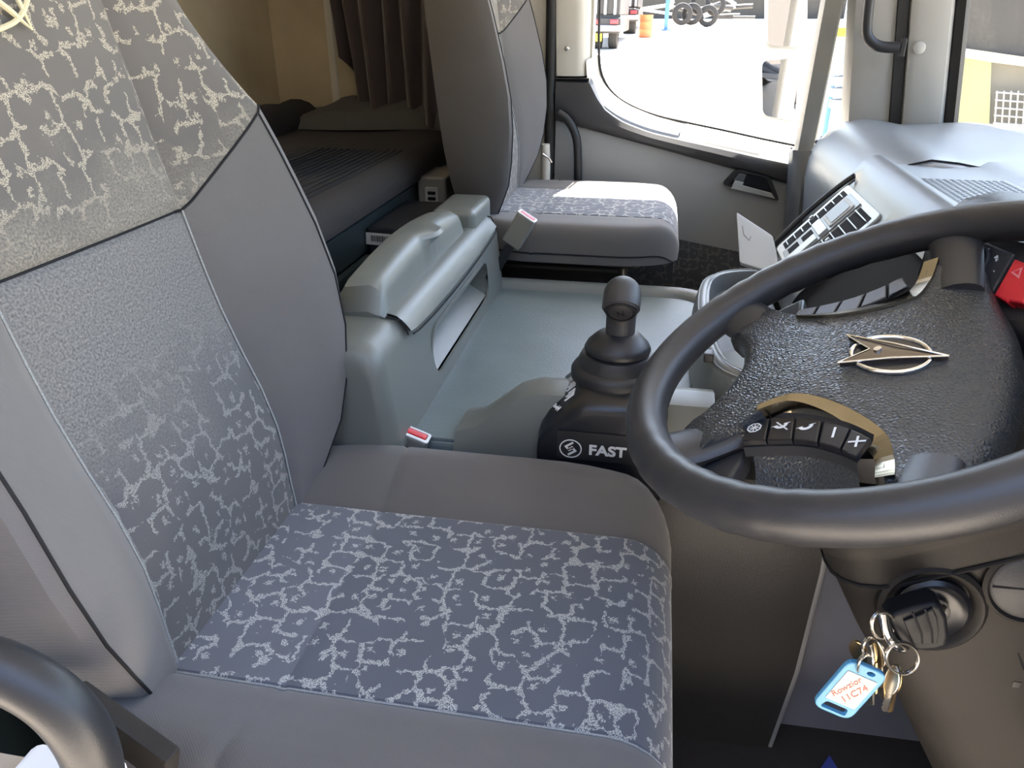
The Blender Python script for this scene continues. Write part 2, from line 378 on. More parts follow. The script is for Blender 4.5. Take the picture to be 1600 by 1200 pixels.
# grey lower panel, slightly dished
P = []
for x in xs:
    b = belt(x); zz = [b - .003, b - .05, b - .11, b - .18, b - .26, .38]
    yy = [DY + .002, DY - .003, DY - .004, DY + .002, DY + .012, DY + .02]
    P.append([(x, y, z) for y, z in zip(yy, zz)])
put('door_panel', grid(P), M['door_grey'], door)
# cloth pocket and kick area below
P = [[(x, DY + .006 - .012 * math.sin(math.pi * j / 6), .44 - (x - .05) * .16 - .17 * j / 6) for j in range(7)] for x in xs]
uv = [[(x, .17 * j / 6) for j in range(7)] for x in xs]
put('door_pocket', grid(P, uv=uv), M['door_pocket'], door)
P = [[(x, DY + .010, .30 - (x - .05) * .16), (x, DY + .012, 0)] for x in xs]
put('kick_panel', grid(P), M['dash_dark'], door)
# sunlit rear-lower bevel of the window frame (light grey), from the pillar trim down along the corner
bev = spline([(-.200, .905), (-.193, .858), (-.165, .815), (-.118, .780), (-.06, .755), (.0, .738), (.055, .727)], 5)
inn = spline([(-.176, .915), (-.168, .868), (-.138, .825), (-.09, .792), (-.02, .765), (.03, .752), (.075, .742)], 5)
put('window_reveal', grid([[(a.x, DY - .004, a.y - .006), (a.x, DY + .002, a.y), (b_.x, DY + .05, b_.y), (b_.x + .004, DY + .07, b_.y + .003)] for a, b_ in zip(bev, inn)]), M['cream_trim'], door)
# cream upper frame of the door behind the window
pf = put('pillar_cover', grid([[(-.279 - .003 * k, DY + .01, z), (-.277 - .003 * k, DY - .012, z), (-.225 - .003 * k, DY - .016, z), (-.205 - .003 * k, DY - .004, z), (-.186, DY + .05, z)] for k, z in enumerate([.866, .95, 1.05, 1.2, 1.4, 1.65])]), M['cream_trim'], door)
lathe('screw', [(0, .003), (.004, .0028), (.006, .0015), (.0068, 0)], M['chrome'], door, 16, frame(at_y(886, 76, DY - .018), (1, 0, 0), (0, 0, 1)))
rbox('frame_base_joint', M['rubber'], door, (-.282, DY - .018, .858), (-.19, DY + .02, .862), .001)
# ledge along the sill: blue-grey cap, dark slot, bright switch block, forward cap
def ledge(name, x0, x1, m, dz=0, y0=-.012, y1=.045, h=.012, bev=.004):
    za, zb = sill_z(x0) - .012, sill_z(x1) - .012
    x = Vector((x1 - x0, 0, zb - za)); o = Vector((x0, DY, za + dz)); Mx = frame(o + Vector((0, -.014, -.024)), x, (0, .7, .72))
    return rbox(name, m, door, (0, y0, -h), (x.length, y1, 0), bev, M=Mx)
M['sill_cap'] = mat('sill_cap_blue_grey', (.30, .36, .42), .4)
ledge('sill_cap', .055, .372, M['sill_cap'])
ledge('sill_slot', .125, .275, M['black_plastic'], .0015, .004, .022, .01, .001)
ledge('lock_cover', .268, .345, M['cream_trim'], .004, -.016, .03, .016, .005)
for k in range(2): ledge('lock_slot', .283 + .032 * k, .307 + .026 * k, M['black_plastic'], .0055, .002, .006, .004, .0005)
ledge('sill_end_cap', .349, .378, M['grey_trim'], .0025, -.004, .02, .01, .002)
# inner handle: black trapezoid bezel, dark well, silver lever
hb = [at_y(u, v, DY - .01) for u, v in ((1127, 287), (1150, 263), (1203, 275), (1218, 314))]
hc = sum(hb, Vector()) / 4; FM = frame(hc, (1, 0, 0), (0, 0, 1))
loc = [(FM.inverted() @ p).xy for p in hb]
def shrink(pts, s): return [p * s for p in pts]
def rounded(pts, r, n=4):
    out = []; N_ = len(pts)
    for i in range(N_):
        p, a, b_ = Vector(pts[i]), Vector(pts[i - 1]), Vector(pts[(i + 1) % N_]); da = (a - p).normalized(); db = (b_ - p).normalized()
        for k in range(n + 1):
            t = k / n; out.append((p + da * r) * (1 - t) ** 2 + p * 2 * t * (1 - t) + (p + db * r) * t * t)
    return out
FMo = FM
ring_prism('handle_bezel', rounded(loc, .014), rounded(shrink(loc, .80), .01), .010, M['black_plastic'], door, FM)
prism('handle_well', rounded(shrink(loc, .82), .01), .002, M['gloss_black'], door, M=FM)
lv = [at_y(u, v, DY - .016) for u, v in ((1142, 294), (1148, 281), (1162, 284), (1160, 289), (1205, 301), (1211, 310))]
prism('door_handle', [(FM.inverted() @ p).xy for p in lv], .014, M['flap'], door, bev=.002, M=FM, back=-.008)
lv = [at_y(u, v, DY - .012) for u, v in ((1146, 280), (1154, 270), (1166, 272), (1161, 284))]
prism('lock_tab', [(FM.inverted() @ p).xy for p in lv], .010, M['dash_dark'], door, bev=.001, M=FM)
# outer skin and upper frame of the door
rbox('outer_skin', M['dash_dark'], door, (-.30, DY + .062, -.02), (.62, DY + .085, .66), .004)
put('trim_backing', grid([[(x, DY + .030, .30), (x, DY + .030, min(.84, sill_z(x) - .016)), (x, DY + .06, min(.84, sill_z(x) - .012))] for x in [-.285 + .0295 * k for k in range(31)]]), M['door_dark'], door, False)
rbox('rear_frame', M['cream_trim'], door, (-.30, DY + .03, .60), (-.187, DY + .09, 1.70), .004)
rbox('top_frame', M['cream_trim'], door, (-.30, DY + .0, 1.60), (.58, DY + .09, 1.74), .01)  # unseen header, put in to narrow the sun patch on the seat
# door glass
window_1 = struct(put('window_1', mesh('glass', [(-.21, DY + .055, .70), (.40, DY + .055, .655), (.41, DY + .055, 1.66), (-.21, DY + .055, 1.66)], [(0, 1, 2, 3)]), M['glass'], None, False))
tube('glass_rail', spline([(x + .012, DY + .056, z + .012) for x, z in win[1:12]], 3), .0035, M['rubber'], window_1, seg=8)
# grey divider post between door window and quarter light, door front frame
trim_2 = struct(put('trim_2', grid([[(.372 + .03 * t, DY + .07, .66 + .96 * t), (.360 + .025 * t, DY + .02, .66 + .96 * t), (.368 + .025 * t, DY + .0, .66 + .96 * t), (.405 + .03 * t, DY + .0, .66 + .96 * t), (.415 + .03 * t, DY + .03, .66 + .96 * t), (.415 + .03 * t, DY + .07, .66 + .96 * t)] for t in (0, .2, .4, .6, .8, 1)], closed=True, cap=True), mat('divider_post_grey', (.20, .195, .175), .5, vary=.2), None))
window_2 = struct(put('window_2', mesh('glass', [(.41, DY + .06, .64), (.56, DY + .06, .64), (.55, DY + .06, 1.66), (.44, DY + .06, 1.66)], [(0, 1, 2, 3)]), M['glass'], None, False))
# far A pillar: door frame strip, rubber seal, cover with round cap, windscreen seal
def post(name, prof, lean, m, z0=.66, z1=1.72, n=6):
    return put(name, grid([[(x + lean * (z0 + (z1 - z0) * k / n - .78), y, z0 + (z1 - z0) * k / n) for x, y in prof] for k in range(n + 1)], closed=True, cap=True), m)
LEAN = -.17
trim_3 = struct(post('trim_3', [(.470, DY + .05), (.480, DY), (.50, DY - .008), (.575, DY - .012), (.580, DY + .05)], LEAN * .7, M['grey_trim']))
ts = post('seal', [(.572, DY + .0), (.575, DY - .02), (.598, DY - .022), (.602, DY)], LEAN * .75, M['rubber']); ts.parent = trim_3
trim_4 = struct(post('trim_4', [(.600, DY + .04), (.603, DY - .028), (.618, DY - .036), (.690, DY - .03), (.708, DY - .01), (.71, DY + .04)], LEAN * .75, M['grey_trim']))
c0 = at_y(1436, 75, DY - .037); o = lathe('screw_cap', [(0, .003), (.0125, .003), (.0145, .0015), (.015, 0)], M['grey_trim'], trim_4, 24, frame(c0, (1, 0, 0), (0, 0, 1)))
trim_5 = struct(post('trim_5', [(.708, DY + .05), (.704, DY - .02), (.722, DY - .03), (.735, DY - .02), (.74, DY + .05)], LEAN * .75, M['rubber'], .70))
# windscreen, gently curved, leaning back
P = [[(.735 + .10 * (1 - ((y - 1.17) / 1.03) ** 2) - .16 * (z - .74), y, z) for z in (.70, 1.0, 1.35, 1.74)] for y in [DY + .02 - 2.08 * k / 14 for k in range(15)]]
window_3 = struct(put('window_3', grid(P), M['screen']))
P = [[(.76 + .10 * (1 - ((y - 1.17) / 1.03) ** 2), y, .70 + .03 * s) for s in (-8, -1, 0)] for y in [DY + .04 - 2.1 * k / 14 for k in range(15)]]
wall_cowl = struct(put('wall_cowl', grid(P), M['dark_plastic']))
# near A pillar beyond the right edge of the frame
trim_6 = struct(post('trim_6', [(.70, .10), (.70, .18), (.76, .18), (.76, .10)], LEAN * .75, M['grey_trim'], 0.0))
portal('portal_screen', (.80, 1.17, 1.22), (0, R(90), 0), 1.1, 2.0)
portal('portal_window', (.1, DY + .12, 1.15), (R(-90), 0, 0), .62, 1.0)
portal('portal_door', (.12, .05, .88), (R(90), 0, 0), 1.3, 1.75)

# ------------------------------------------------------------------ seats
def seat(name, label, group, loc, mats, recline=12.0, bh=.034, thick=.165, deep=.10, clen=1.0):
    root = thing(name, label, 'seat', loc, group)
    # ---- cushion: rows run front to back, columns across
    rows = []          # (x, drop, half width)
    def wid(x):        # plan outline
        if x < .10: return .205 + .055 * math.sin(math.pi / 2 * max(0, (x + .06)) / .16)
        if x < .30: return .26
        t = min(1, (x - .30) / .165); return .26 - .095 * (1 - math.sqrt(max(0, 1 - t * t)))
    xs_ = [-.08, -.05, -.02, .0, .03, .06, .09, .104, .108, .112, .116, .13, .16, .20, .24, .28, .32, .35, .38, .40]
    for x in xs_: rows.append((x, -.012 * max(0, 1 - abs(x - .11) / .004) * .25, wid(x)))
    for k in range(1, 8):
        a = k / 7 * math.pi / 2; rows.append((.40 + .062 * math.sin(a), -.062 * (1 - math.cos(a)), wid(.40 + .062 * math.sin(a))))
    for d in (.08, .105, .13): rows.append((.462 - (d - .062) * .1, -d, wid(.462)))
    rows = [(x * clen if x > 0 else x, d, w_) for x, d, w_ in rows]
    ins = .138
    cols = [-1.3, -1.22, -1.14, -1.07, -1.0, -.93, -.84, -.72, -.58, -.42, -.26, -.12, -.04, 0.0]      # bolster, near side, as fractions outside the insert
    P, U = [], []
    nb = len(cols)
    ic = [-.985, -.95, -.8, -.55, -.28, 0, .28, .55, .8, .95, .985]
    for x, d, w_ in rows:
        r_, u_ = [], []
        k = max(0.0, 1 + d / .062)              # bolster height fades on the front roll
        k = k if d < -.001 else 1
        def bol(f, s):
            i_ = min(ins, w_ - .02)
            if f >= -1.0:
                t = -f; y = i_ + (w_ - i_) * math.sin(t * math.pi / 2) ** .9
                h = bh * k * math.sin(min(1, t / .55) * math.pi / 2) * (1 - max(0, (t - .55) / .45) ** 2) - .03 * max(0, (t - .6) / .4) ** 2
                if t < .001: h = -.004
            else:
                t = -f - 1; y = w_ - .012 * t; h = -.03 - t * .42
            return (x, s * y, d + max(h, -thick - d) if d > -thick * .7 else max(d, -thick)), (x - d, s * y)
        for f in cols: p, u = bol(f, -1); r_.append(p); u_.append(u)
        for q in ic: r_.append((x, min(ins, w_ - .02) * q, d + .004 * (1 - q * q))); u_.append((x - d, ins * q))
        for f in reversed(cols): p, u = bol(f, 1); r_.append(p); u_.append(u)
        P.append(r_); U.append(u_)
    n1 = nb - 1; n2 = nb + len(ic)
    seam_row = xs_.index(.11) if .11 in xs_ else xs_.index(.112)
    in_ins = lambda j: n1 <= j < n2
    put('cushion_insert', grid(P, uv=U, mask=lambda i, j: in_ins(j) and i >= seam_row), mats['cushion'], root, ws=False)
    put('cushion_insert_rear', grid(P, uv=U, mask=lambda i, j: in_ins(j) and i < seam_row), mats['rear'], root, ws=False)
    put('cushion_bolster', grid(P, uv=U, mask=lambda i, j: 3 <= j < n1), mats['plain'], root, ws=False)
    put('cushion_bolster', grid(P, uv=U, mask=lambda i, j: n2 <= j < n2 + nb - 4), mats['plain'], root, ws=False)
    put('cushion_skirt', grid(P, uv=U, mask=lambda i, j: j < 3), mats['side'], root, ws=False)
    put('cushion_skirt', grid(P, uv=U, mask=lambda i, j: j >= n2 + nb - 4), mats['side'], root, ws=False)
    for jj in (n1, n2): put('insert_piping', tube_mesh([Vector(P[i][jj]) + Vector((0, 0, .0015)) for i in range(2, len(rows) - 2)], .0012, 6), M['thread'], root, ws=False)
    put('side_seam', tube_mesh([Vector(P[i][3]) + Vector((0, -.001, 0)) for i in range(2, len(rows) - 2)], .0016, 6), M['thread_dark'], root, ws=False)
    # ---- backrest
    c, s = math.cos(R(recline)), math.sin(R(recline))
    T = [-.06, -.02, 0, .03, .07, .11, .16, .21, .26, .30, .335, .36, .366, .37, .374, .38, .40, .43, .46, .50, .55, .60, .66, .72, .78, .82, .845]
    W_ = spline([(-.06, .155, 0), (0, .180, 0), (.06, .222, 0), (.14, .264, 0), (.24, .276, 0), (.34, .268, 0), (.46, .252, 0), (.56, .225, 0), (.68, .188, 0), (.78, .165, 0), (.845, .135, 0)], 8)
    def bw(t):
        for a, b_ in zip(W_, W_[1:]):
            if a.x <= t <= b_.x: return a.y + (b_.y - a.y) * (t - a.x) / max(1e-6, b_.x - a.x)
        return W_[-1].y
    fw_ = spline([(-.06, -.02, 0), (.0, .008, 0), (.08, .050, 0), (.20, .080, 0), (.32, .066, 0), (.42, .042, 0), (.52, .026, 0), (.70, .014, 0), (.845, .0, 0)], 8)
    def bf(t):
        for a, b_ in zip(fw_, fw_[1:]):
            if a.x <= t <= b_.x: return a.y + (b_.y - a.y) * (t - a.x) / max(1e-6, b_.x - a.x)
        return 0
    bi = .130
    side = [0, .05, .12, .22, .36, .52, .68, .82, .92, 1.0]; back = [.35, .75, 1.0]
    P, U = [], []
    dia = .64
    for ti, t0 in enumerate(T):
        r_, u_ = [], []
        g = max(0, 1 - abs(t0 - .37) / (.20 if t0 > .37 else .30))         # how far the seam row is slanted on the bolsters
        crown = .05 * max(0, (t0 - .72) / .125) ** 2
        lum = .018 * math.exp(-((t0 - .12) / .10) ** 2)
        dip = -.007 * max(0, 1 - abs(t0 - .37) / .006)
        def pt(nrm, y, t):   # nrm forward of the back plane
            return (nrm * c - t * s, y, t * c + nrm * s)
        def bol(f, sg):
            t = t0; W0 = bw(t0); ii = min(bi, W0 - .03)
            if f <= 1:
                y = ii + (W0 - ii) * math.sin(f * math.pi / 2)
                n_ = lum * (1 - f) + bf(t0) * math.sin(min(1, f / .8) * math.pi / 2) - .035 * max(0, (f - .72) / .28) ** 2 - crown
                if f == 0: n_ -= .004
                t = t0 + dia * (y - ii) * g * (1 if t0 < .60 else 0)
            else:
                q = f - 1; y = W0 - .03 * q ** 2; n_ = bf(t0) - .035 - crown - q * (deep + bf(t0) * .9); t = t0 + dia * (W0 - ii) * g * (1 if t0 < .60 else 0) * (1 - q)
            return pt(n_, sg * y, t), (sg * y * 1.15, t)
        L_ = [1 + b_ for b_ in reversed(back)] + list(reversed(side))
        for f in L_: p, u = bol(f, -1); r_.append(p); u_.append(u)
        for q in (-.96, -.8, -.55, -.28, 0, .28, .55, .8, .96): r_.append(pt(lum + dip - .004 + .004 * (1 - abs(q) ** 3) - crown, q * min(bi, bw(t0) - .03), t0)); u_.append((q * bi, t0))
        for f in reversed(L_): p, u = bol(f, 1); r_.append(p); u_.append(u)
        P.append(r_); U.append(u_)
    nL = len(back) + len(side); a0 = nL - 1; a1 = nL + 9; last = len(P[0]) - 1; sr = T.index(.37)
    insf = lambda j: a0 <= j < a1
    put('backrest_insert', grid(P, uv=U, mask=lambda i, j: insf(j) and i < sr), mats['back'], root, ws=False)
    put('backrest_upper', grid(P, uv=U, mask=lambda i, j: i >= sr and 3 <= j < last - 3), mats['head'], root, ws=False)
    put('backrest_bolster', grid(P, uv=U, mask=lambda i, j: i < sr and 6 <= j < a0), mats['plain'], root, ws=False)
    put('backrest_bolster', grid(P, uv=U, mask=lambda i, j: i < sr and a1 <= j < last - 6), mats['plain'], root, ws=False)
    put('backrest_side', grid(P, uv=U, mask=lambda i, j: j < 3 or (j < 6 and i < sr)), mats['side'], root, ws=False)
    put('backrest_side', grid(P, uv=U, mask=lambda i, j: j >= last - 3 or (j >= last - 6 and i < sr)), mats['side'], root, ws=False)
    Bk = [[r_[0], tuple(Vector(r_[0]).lerp(Vector(r_[-1]), .3) + Vector((-.03, 0, 0))), tuple(Vector(r_[0]).lerp(Vector(r_[-1]), .7) + Vector((-.03, 0, 0))), r_[-1]] for r_ in P]
    put('backrest_shell', grid(Bk), mats['side'], root, ws=False)
    top = [P[-1], [tuple(Vector(p).lerp(Vector((-(.87) * s - .04, 0, .87 * c)), .5)) for p in P[-1]], [(-(.87) * s - .05, 0, .87 * c + .004)] * len(P[-1])]
    put('backrest_top', grid(top, uv=[[(p[1], .9) for p in r_] for r_ in top]), mats['head'], root, ws=False)
    off = Vector((c, 0, s)) * .0015
    for jj in (a0, a1): put('insert_piping', tube_mesh([Vector(P[i][jj]) + off for i in range(1, sr + 1)], .0012, 6), M['thread'], root, ws=False)
    for jj in (6, last - 6): put('side_seam', tube_mesh([Vector(P[i][jj]) for i in range(1, sr + 1)], .0014, 6), M['thread_dark'], root, ws=False)
    put('cross_seam', tube_mesh([Vector(P[sr][j]) + off * .4 for j in range(a0, a1 + 1)], .0017, 6), M['thread_dark'], root, ws=False)
    for ja, jb in ((3, a0), (a1, last - 3)): put('shoulder_seam', tube_mesh([Vector(P[sr][j]) + off * .4 for j in range(ja, jb + 1)], .0015, 6), M['thread_dark'], root, ws=False)
    # ---- underpan, recliner cover and pedestal
    pan = rbox('seat_pan', M['black_plastic'], root, (-.04, -.19, -thick - .03), (.38 * clen, .19, -thick + .02), .02, 3); pan.matrix_parent_inverse = Matrix.Identity(4)
    ped = rbox('pedestal', M['black_plastic'], root, (-.0, -.15, -loc[2]), (.30, .15, -thick - .03), .02, 3); ped.matrix_parent_inverse = Matrix.Identity(4)
    return root, P, T, c, s
SM = dict(cushion=M['pat_cushion'], rear=M['pat_cushion_rear'], plain=M['fabric'], side=M['fabric_side'], back=M['pat_back'], head=M['pat_head'])
dseat, DP, DT, dc, ds = seat('driver_seat', 'large grey cloth seat in the foreground with rubbed patterned back and cushion', 'cab seats', (-.405, .60, .465), SM)
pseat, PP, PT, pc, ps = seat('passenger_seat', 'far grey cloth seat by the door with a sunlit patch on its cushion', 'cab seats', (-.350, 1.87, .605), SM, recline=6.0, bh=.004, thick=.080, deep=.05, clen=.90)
# embroidered emblem on the driver's headrest panel: ring arc and two-pronged needle
def back_pt(y, t, nrm=.004): return Vector((nrm * dc - t * ds, y, t * dc + nrm * ds)) + Vector((-.405, .60, .465))
c0 = on_plane(-6, 8, back_pt(0, 0), Vector((dc, 0, ds)))
em_y, em_t = -.127 + .10, .66
def emb(name, pts, r): tube(name, pts, r, M['cream_thread'], dseat, seg=6)
def bpx(u, v): return on_plane(u, v, back_pt(0, 0, .006), Vector((dc, 0, ds)))
emb('embroidered_needle', [bpx(-22, -14), bpx(20, 20), bpx(51, 47)], [.0022, .0026, .0006])
emb('embroidered_needle', [bpx(51, 47), bpx(36, 16), bpx(24, -10)], [.0006, .0018, .0022])
emb('embroidered_ring', spline([bpx(-20, 52), bpx(8, 42), bpx(28, 30), bpx(40, 8), bpx(44, -16)], 4), .0022)

# ------------------------------------------------------------------ engine cover between the seats
TZ = .477
cover = thing('engine_cover', 'raised grey engine cover with vinyl mat between the two seats', 'engine cover', (-.05, 1.25, 0))
# body: dark leatherette near flank, rolled over the top edge
def tun_near(x): return .885 + max(0, x - .20) * .10
prof = lambda x: [(tun_near(x) - .012, 0), (tun_near(x) - .006, .15), (tun_near(x), .33), (tun_near(x) + .006, .42), (tun_near(x) + .022, .455), (tun_near(x) + .05, .466)]
xs = [-.42 + .68 * k / 24 for k in range(25)]
def fr(x, z): return x + (.012 * math.sin(max(0, min(1, z / .45)) * math.pi) - .02 * (1 - z / .45) if x > .25 else 0)
put('side_panel', grid([[(fr(x, z), y, z) for y, z in prof(x)] for x in xs]), M['leather_dark'], cover)
tube('side_edge', [(fr(.262, z), y + .002, z) for y, z in prof(.262)], .004, M['grey_print'], cover, seg=8)
# slate panel set back in front of the flank
put('front_flank', grid([[(x, .925 + .02 * (x - .2), z) for z in (0, .2, .45)] for x in (.2, .4, .6, .9)]), M['panel_blue'], cover)
# mat with turned-up border
mx0, mx1, my0, my1 = -.42, .115, .905, 1.565
mo = []
for k in range(11): a = math.pi / 2 * k / 10; mo.append((mx1 - .06 + .06 * math.sin(a), my1 - .06 + .06 * math.cos(a)))
mat_pts = [(mx0, my1)] + mo + [(mx1, my0), (mx0, my0)]
prism('floor_mat', mat_pts, .006, M['vinyl'], cover, bev=.003, M=Matrix.Translation((0, 0, TZ - .006)), smooth=True)
# raised rim along the far and front edge
rp = [(mx0, my1 + .004)] + [(x + .004 * (i / 10), y + .004) for i, (x, y) in enumerate(mo)] + [(mx1 + .005, 1.0)]
P = []
for i, (x, y) in enumerate(rp):
    a = Vector(rp[max(0, i - 1)]); b_ = Vector(rp[min(len(rp) - 1, i + 1)]); t = (b_ - a).normalized(); o_ = Vector((-t.y, t.x)); o_ = o_ if o_.dot(Vector((x, y)) - Vector((-.1, 1.2))) > 0 else -o_
    P.append([(x + o_.x * d, y + o_.y * d, z) for d, z in ((0, TZ - .004), (.004, TZ + .004), (.012, TZ + .012), (.028, TZ + .014), (.044, TZ + .008), (.055, TZ - .012), (.062, TZ - .08), (.066, .02))])
put('mat_rim', grid(P), M['tunnel_rim'], cover)
rbox('core', M['vinyl'], cover, (-.41, .90, .0), (.1, 1.60, TZ - .004), .01)
# moulded plinth that carries the shifter
P = []
for k in range(13):
    x = -.245 + .345 * k / 12
    hgt = .012 + .073 * (1 - math.cos(min(1, k / 4) * math.pi)) / 2
    P.append([(x, .893, TZ - .02), (x, .896, TZ - .01 + hgt * .7), (x, .908, TZ + hgt * .93), (x, .94, TZ + hgt), (x, .965, TZ + hgt * .92), (x, .985, TZ + hgt * .6), (x, 1.0, TZ + hgt * .12), (x, 1.01, TZ - .004)])
P = [[(P[0][0][0] - .002, q[1], TZ - .012) for q in P[0]]] + P
put('shifter_plinth', grid(P), M['console'], cover)

# ------------------------------------------------------------------ storage console in front of the bunk
con = thing('storage_console', 'grey plastic storage box with arched lid and oval recess behind the engine cover', 'storage box', (-.36, 1.23, TZ))
X0, X1, Y0, Y1 = -.425, -.312, .835, 1.605
bm = bmesh.new()
def con_sec(y, w=0):
    return [(X1 + .004, y, TZ), (X1 - .002, y, TZ + .06), (X1 - .010, y, TZ + .125), (X1 - .016, y, TZ + .142), (X1 - .028, y, TZ + .155), (X1 - .045, y, TZ + .160), (X0 + .015, y, TZ + .160), (X0, y, TZ + .15), (X0 - .005, y, TZ + .05), (X0 - .005, y, TZ)]
ys = [(Y0 + .028, -.030), (Y0 + .008, -.012), (Y0, 0)]
P = []
def end_sec(y, ins):
    cx, cz = (X0 + X1) / 2, TZ
    return [(cx + (p[0] - cx) * (1 - ins * 3.2), y, cz + (p[2] - cz) * (1 - ins * 2)) for p in con_sec(y)]
P = [end_sec(Y0, .10), end_sec(Y0 + .004, .045), end_sec(Y0 + .014, .012), end_sec(Y0 + .03, 0)] + [con_sec(Y0 + .03 + (Y1 - Y0 - .06) * k / 8) for k in range(1, 9)] + [end_sec(Y1 - .014, .012), end_sec(Y1 - .004, .045), end_sec(Y1, .10)]
body = put('body', grid(P, closed=True, cap=True), M['console'], con)
cutter = prism('cutter', round_rect(1.05, TZ + .022, 1.455, TZ + .096, .032, 6), .09, None, M=Matrix(((0, 0, 1, X1 - .055), (1, 0, 0, 0), (0, 1, 0, 0), (0, 0, 0, 1))))
cut(body, [cutter]); body.data.materials.clear(); body.data.materials.append(M['console'])
wn(body)
# dark liner of the recess and its lip
Mf = Matrix(((0, 0, 1, X1 - .006), (1, 0, 0, 0), (0, 1, 0, 0), (0, 0, 0, 1)))
ring_prism('recess_lip', round_rect(1.044, TZ + .016, 1.461, TZ + .102, .036, 6), round_rect(1.05, TZ + .022, 1.455, TZ + .096, .032, 6), .0035, M['console'], con, Mf)
prism('recess_floor', round_rect(1.05, TZ + .024, 1.455, TZ + .094, .03, 6), .002, M['dash_dark'], con, M=Matrix(((0, 0, 1, X1 - .050), (1, 0, 0, 0), (0, 1, 0, 0), (0, 0, 0, 1))))
put('recess_ledge', mesh('ledge', [(X1 - .048, 1.062, TZ + .052), (X1 - .048, 1.443, TZ + .052), (X1 - .004, 1.443, TZ + .026), (X1 - .004, 1.062, TZ + .026)], [(0, 1, 2, 3)]), M['console'], con, False)
# lid: apron hanging over the front, its seam bowed down towards the middle, and arched ridge with a pull tongue
N_ = 28; P = []
for k in range(N_ + 1):
    f = k / N_; y = Y0 + .115 + (Y1 - Y0 - .175) * f
    drop = .010 + .014 * math.sin(math.pi * f) ** .6
    P.append([(X1 - .004, y, TZ + .148 - drop), (X1 - .002, y, TZ + .150 - drop), (X1 - .012, y, TZ + .152), (X1 - .022, y, TZ + .160), (X1 - .032, y, TZ + .163), (X1 - .052, y, TZ + .163)])
put('lid_apron', grid(P), M['console'], con)
P = []
for k in range(N_ + 1):
    f = k / N_; y = .940 + .480 * f
    arch = .033 * min(1, f / .045, (1 - f) / .045) ** .5 + .018 * math.sin(math.pi * f)
    tongue = .022 * max(0, 1 - abs((f - .56) / .085) ** 4) if abs(f - .56) < .085 else 0
    P.append([(X1 - .036, y, TZ + .160), (X1 - .042, y, TZ + .163 + arch * .6), (X1 - .046 + tongue * .9, y, TZ + .163 + arch * .92), (X1 - .052 + tongue, y, TZ + .165 + arch), (X1 - .060 + tongue * .5, y, TZ + .168 + arch * 1.03), (X0 + .015, y, TZ + .164 + arch), (X0 + .004, y, TZ + .158 + arch * .7), (X0 - .002, y, TZ + .155)])
put('lid_ridge', grid(P, cap=False), M['console'], con)
rbox('lid_end_block', M['console'], con, (X0 + .004, 1.432, TZ + .14), (X1 - .022, 1.592, TZ + .196), .014, 4)
e0, e1 = [Vector(p) for p in P[0]], [Vector(p) for p in P[-1]]
for e in (e0, e1): put('lid_end', mesh('e', e, [tuple(range(len(e)))]), M['console'], con, False)
tube('lid_seam', [(X1 + .0005, Y0 + .115 + (Y1 - Y0 - .175) * f, TZ + .146 - .010 - .014 * math.sin(math.pi * f) ** .6) for f in [k / 24 for k in range(25)]], .0014, M['thread_dark'], con, seg=6)
tube('end_seam', [(X1 - .006, Y0 + .112, TZ + .135), (X1 - .014, Y0 + .110, TZ + .156), (X1 - .05, Y0 + .108, TZ + .1625), (X0 + .01, Y0 + .106, TZ + .1625)], .0014, M['thread_dark'], con, seg=6)
tube('end_seam', [(X1 - .001, Y1 - .058, TZ + .128), (X1 - .014, Y1 - .056, TZ + .158), (X1 - .05, Y1 - .054, TZ + .1625), (X0 + .01, Y1 - .052, TZ + .1625)], .0014, M['thread_dark'], con, seg=6)

# ------------------------------------------------------------------ bunk
bunk = thing('bunk_bed', 'low dark sleeping bunk with ribbed mattress behind the seats', 'bed', (-.8, 1.3, 0))
rbox('bed_base', M['steel_dark'], bunk, (-1.08, .14, .30), (-.565, 2.19, .648), .006)
rbox('front_rail', M['steel_dark'], bunk, (-.572, .14, .585), (-.553, 2.12, .652), .003)
P = []
for k in range(41):
    y = .15 + 2.03 * k / 40; e = min(1, min(k, 40 - k) / 2.0)
    P.append([(-.565, y, .652), (-.538, y, .665), (-.530, y, .695 * e + .66 * (1 - e)), (-.542, y, .72 * e + .67 * (1 - e)), (-.565, y, .730 * e + .675 * (1 - e)), (-.64, y, .732 + .003 * math.sin(y * 7)), (-.75, y, .728), (-.87, y, .733 + .004 * math.sin(y * 5)), (-.98, y, .735), (-1.08, y, .73)])
put('mattress', grid(P, cap=False), M['mattress'], bunk)
for k in range(22):
    x = -.575 - .016 * k; tube('rib', [(x, .18 + .0 * k, .7312), (x, 1.2, .7322), (x, 1.75, .7312)], .0022, M['blanket'], bunk, seg=5)
blk = thing('rolled_blanket', 'black blanket bolster lying along the back of the bunk', 'blanket', (-1.0, 1.7, .73))
P = []
for k in range(25):
    y = .5 + 1.66 * k / 24; r_ = .055 + .008 * math.sin(k * 1.3) + .004 * math.sin(k * 2.9)
    P.append([(-1.015 + r_ * 1.2 * math.cos(a), y, .755 + r_ * .8 * math.sin(a)) for a in [2 * math.pi * q / 14 for q in range(14)]])
put('roll', grid(P, closed=True, cap=True), M['blanket'], blk)
bl2 = thing('folded_cover', 'dark grey folded cover lying below the curtain on the bunk', 'cover', (-.8, 2.1, .73))
P = []
for k in range(19):
    f = k / 18; x = -1.06 + .52 * f; h = .052 * min(1, f * 3) + .006 * math.sin(f * 19)
    P.append([(x, 2.05 - .03 * math.sin(f * 5), .735), (x, 2.07 - .03 * math.sin(f * 5), .742 + h * .7), (x, 2.12, .742 + h), (x, 2.19, .745 + h * 1.1), (x, 2.20, .735)])
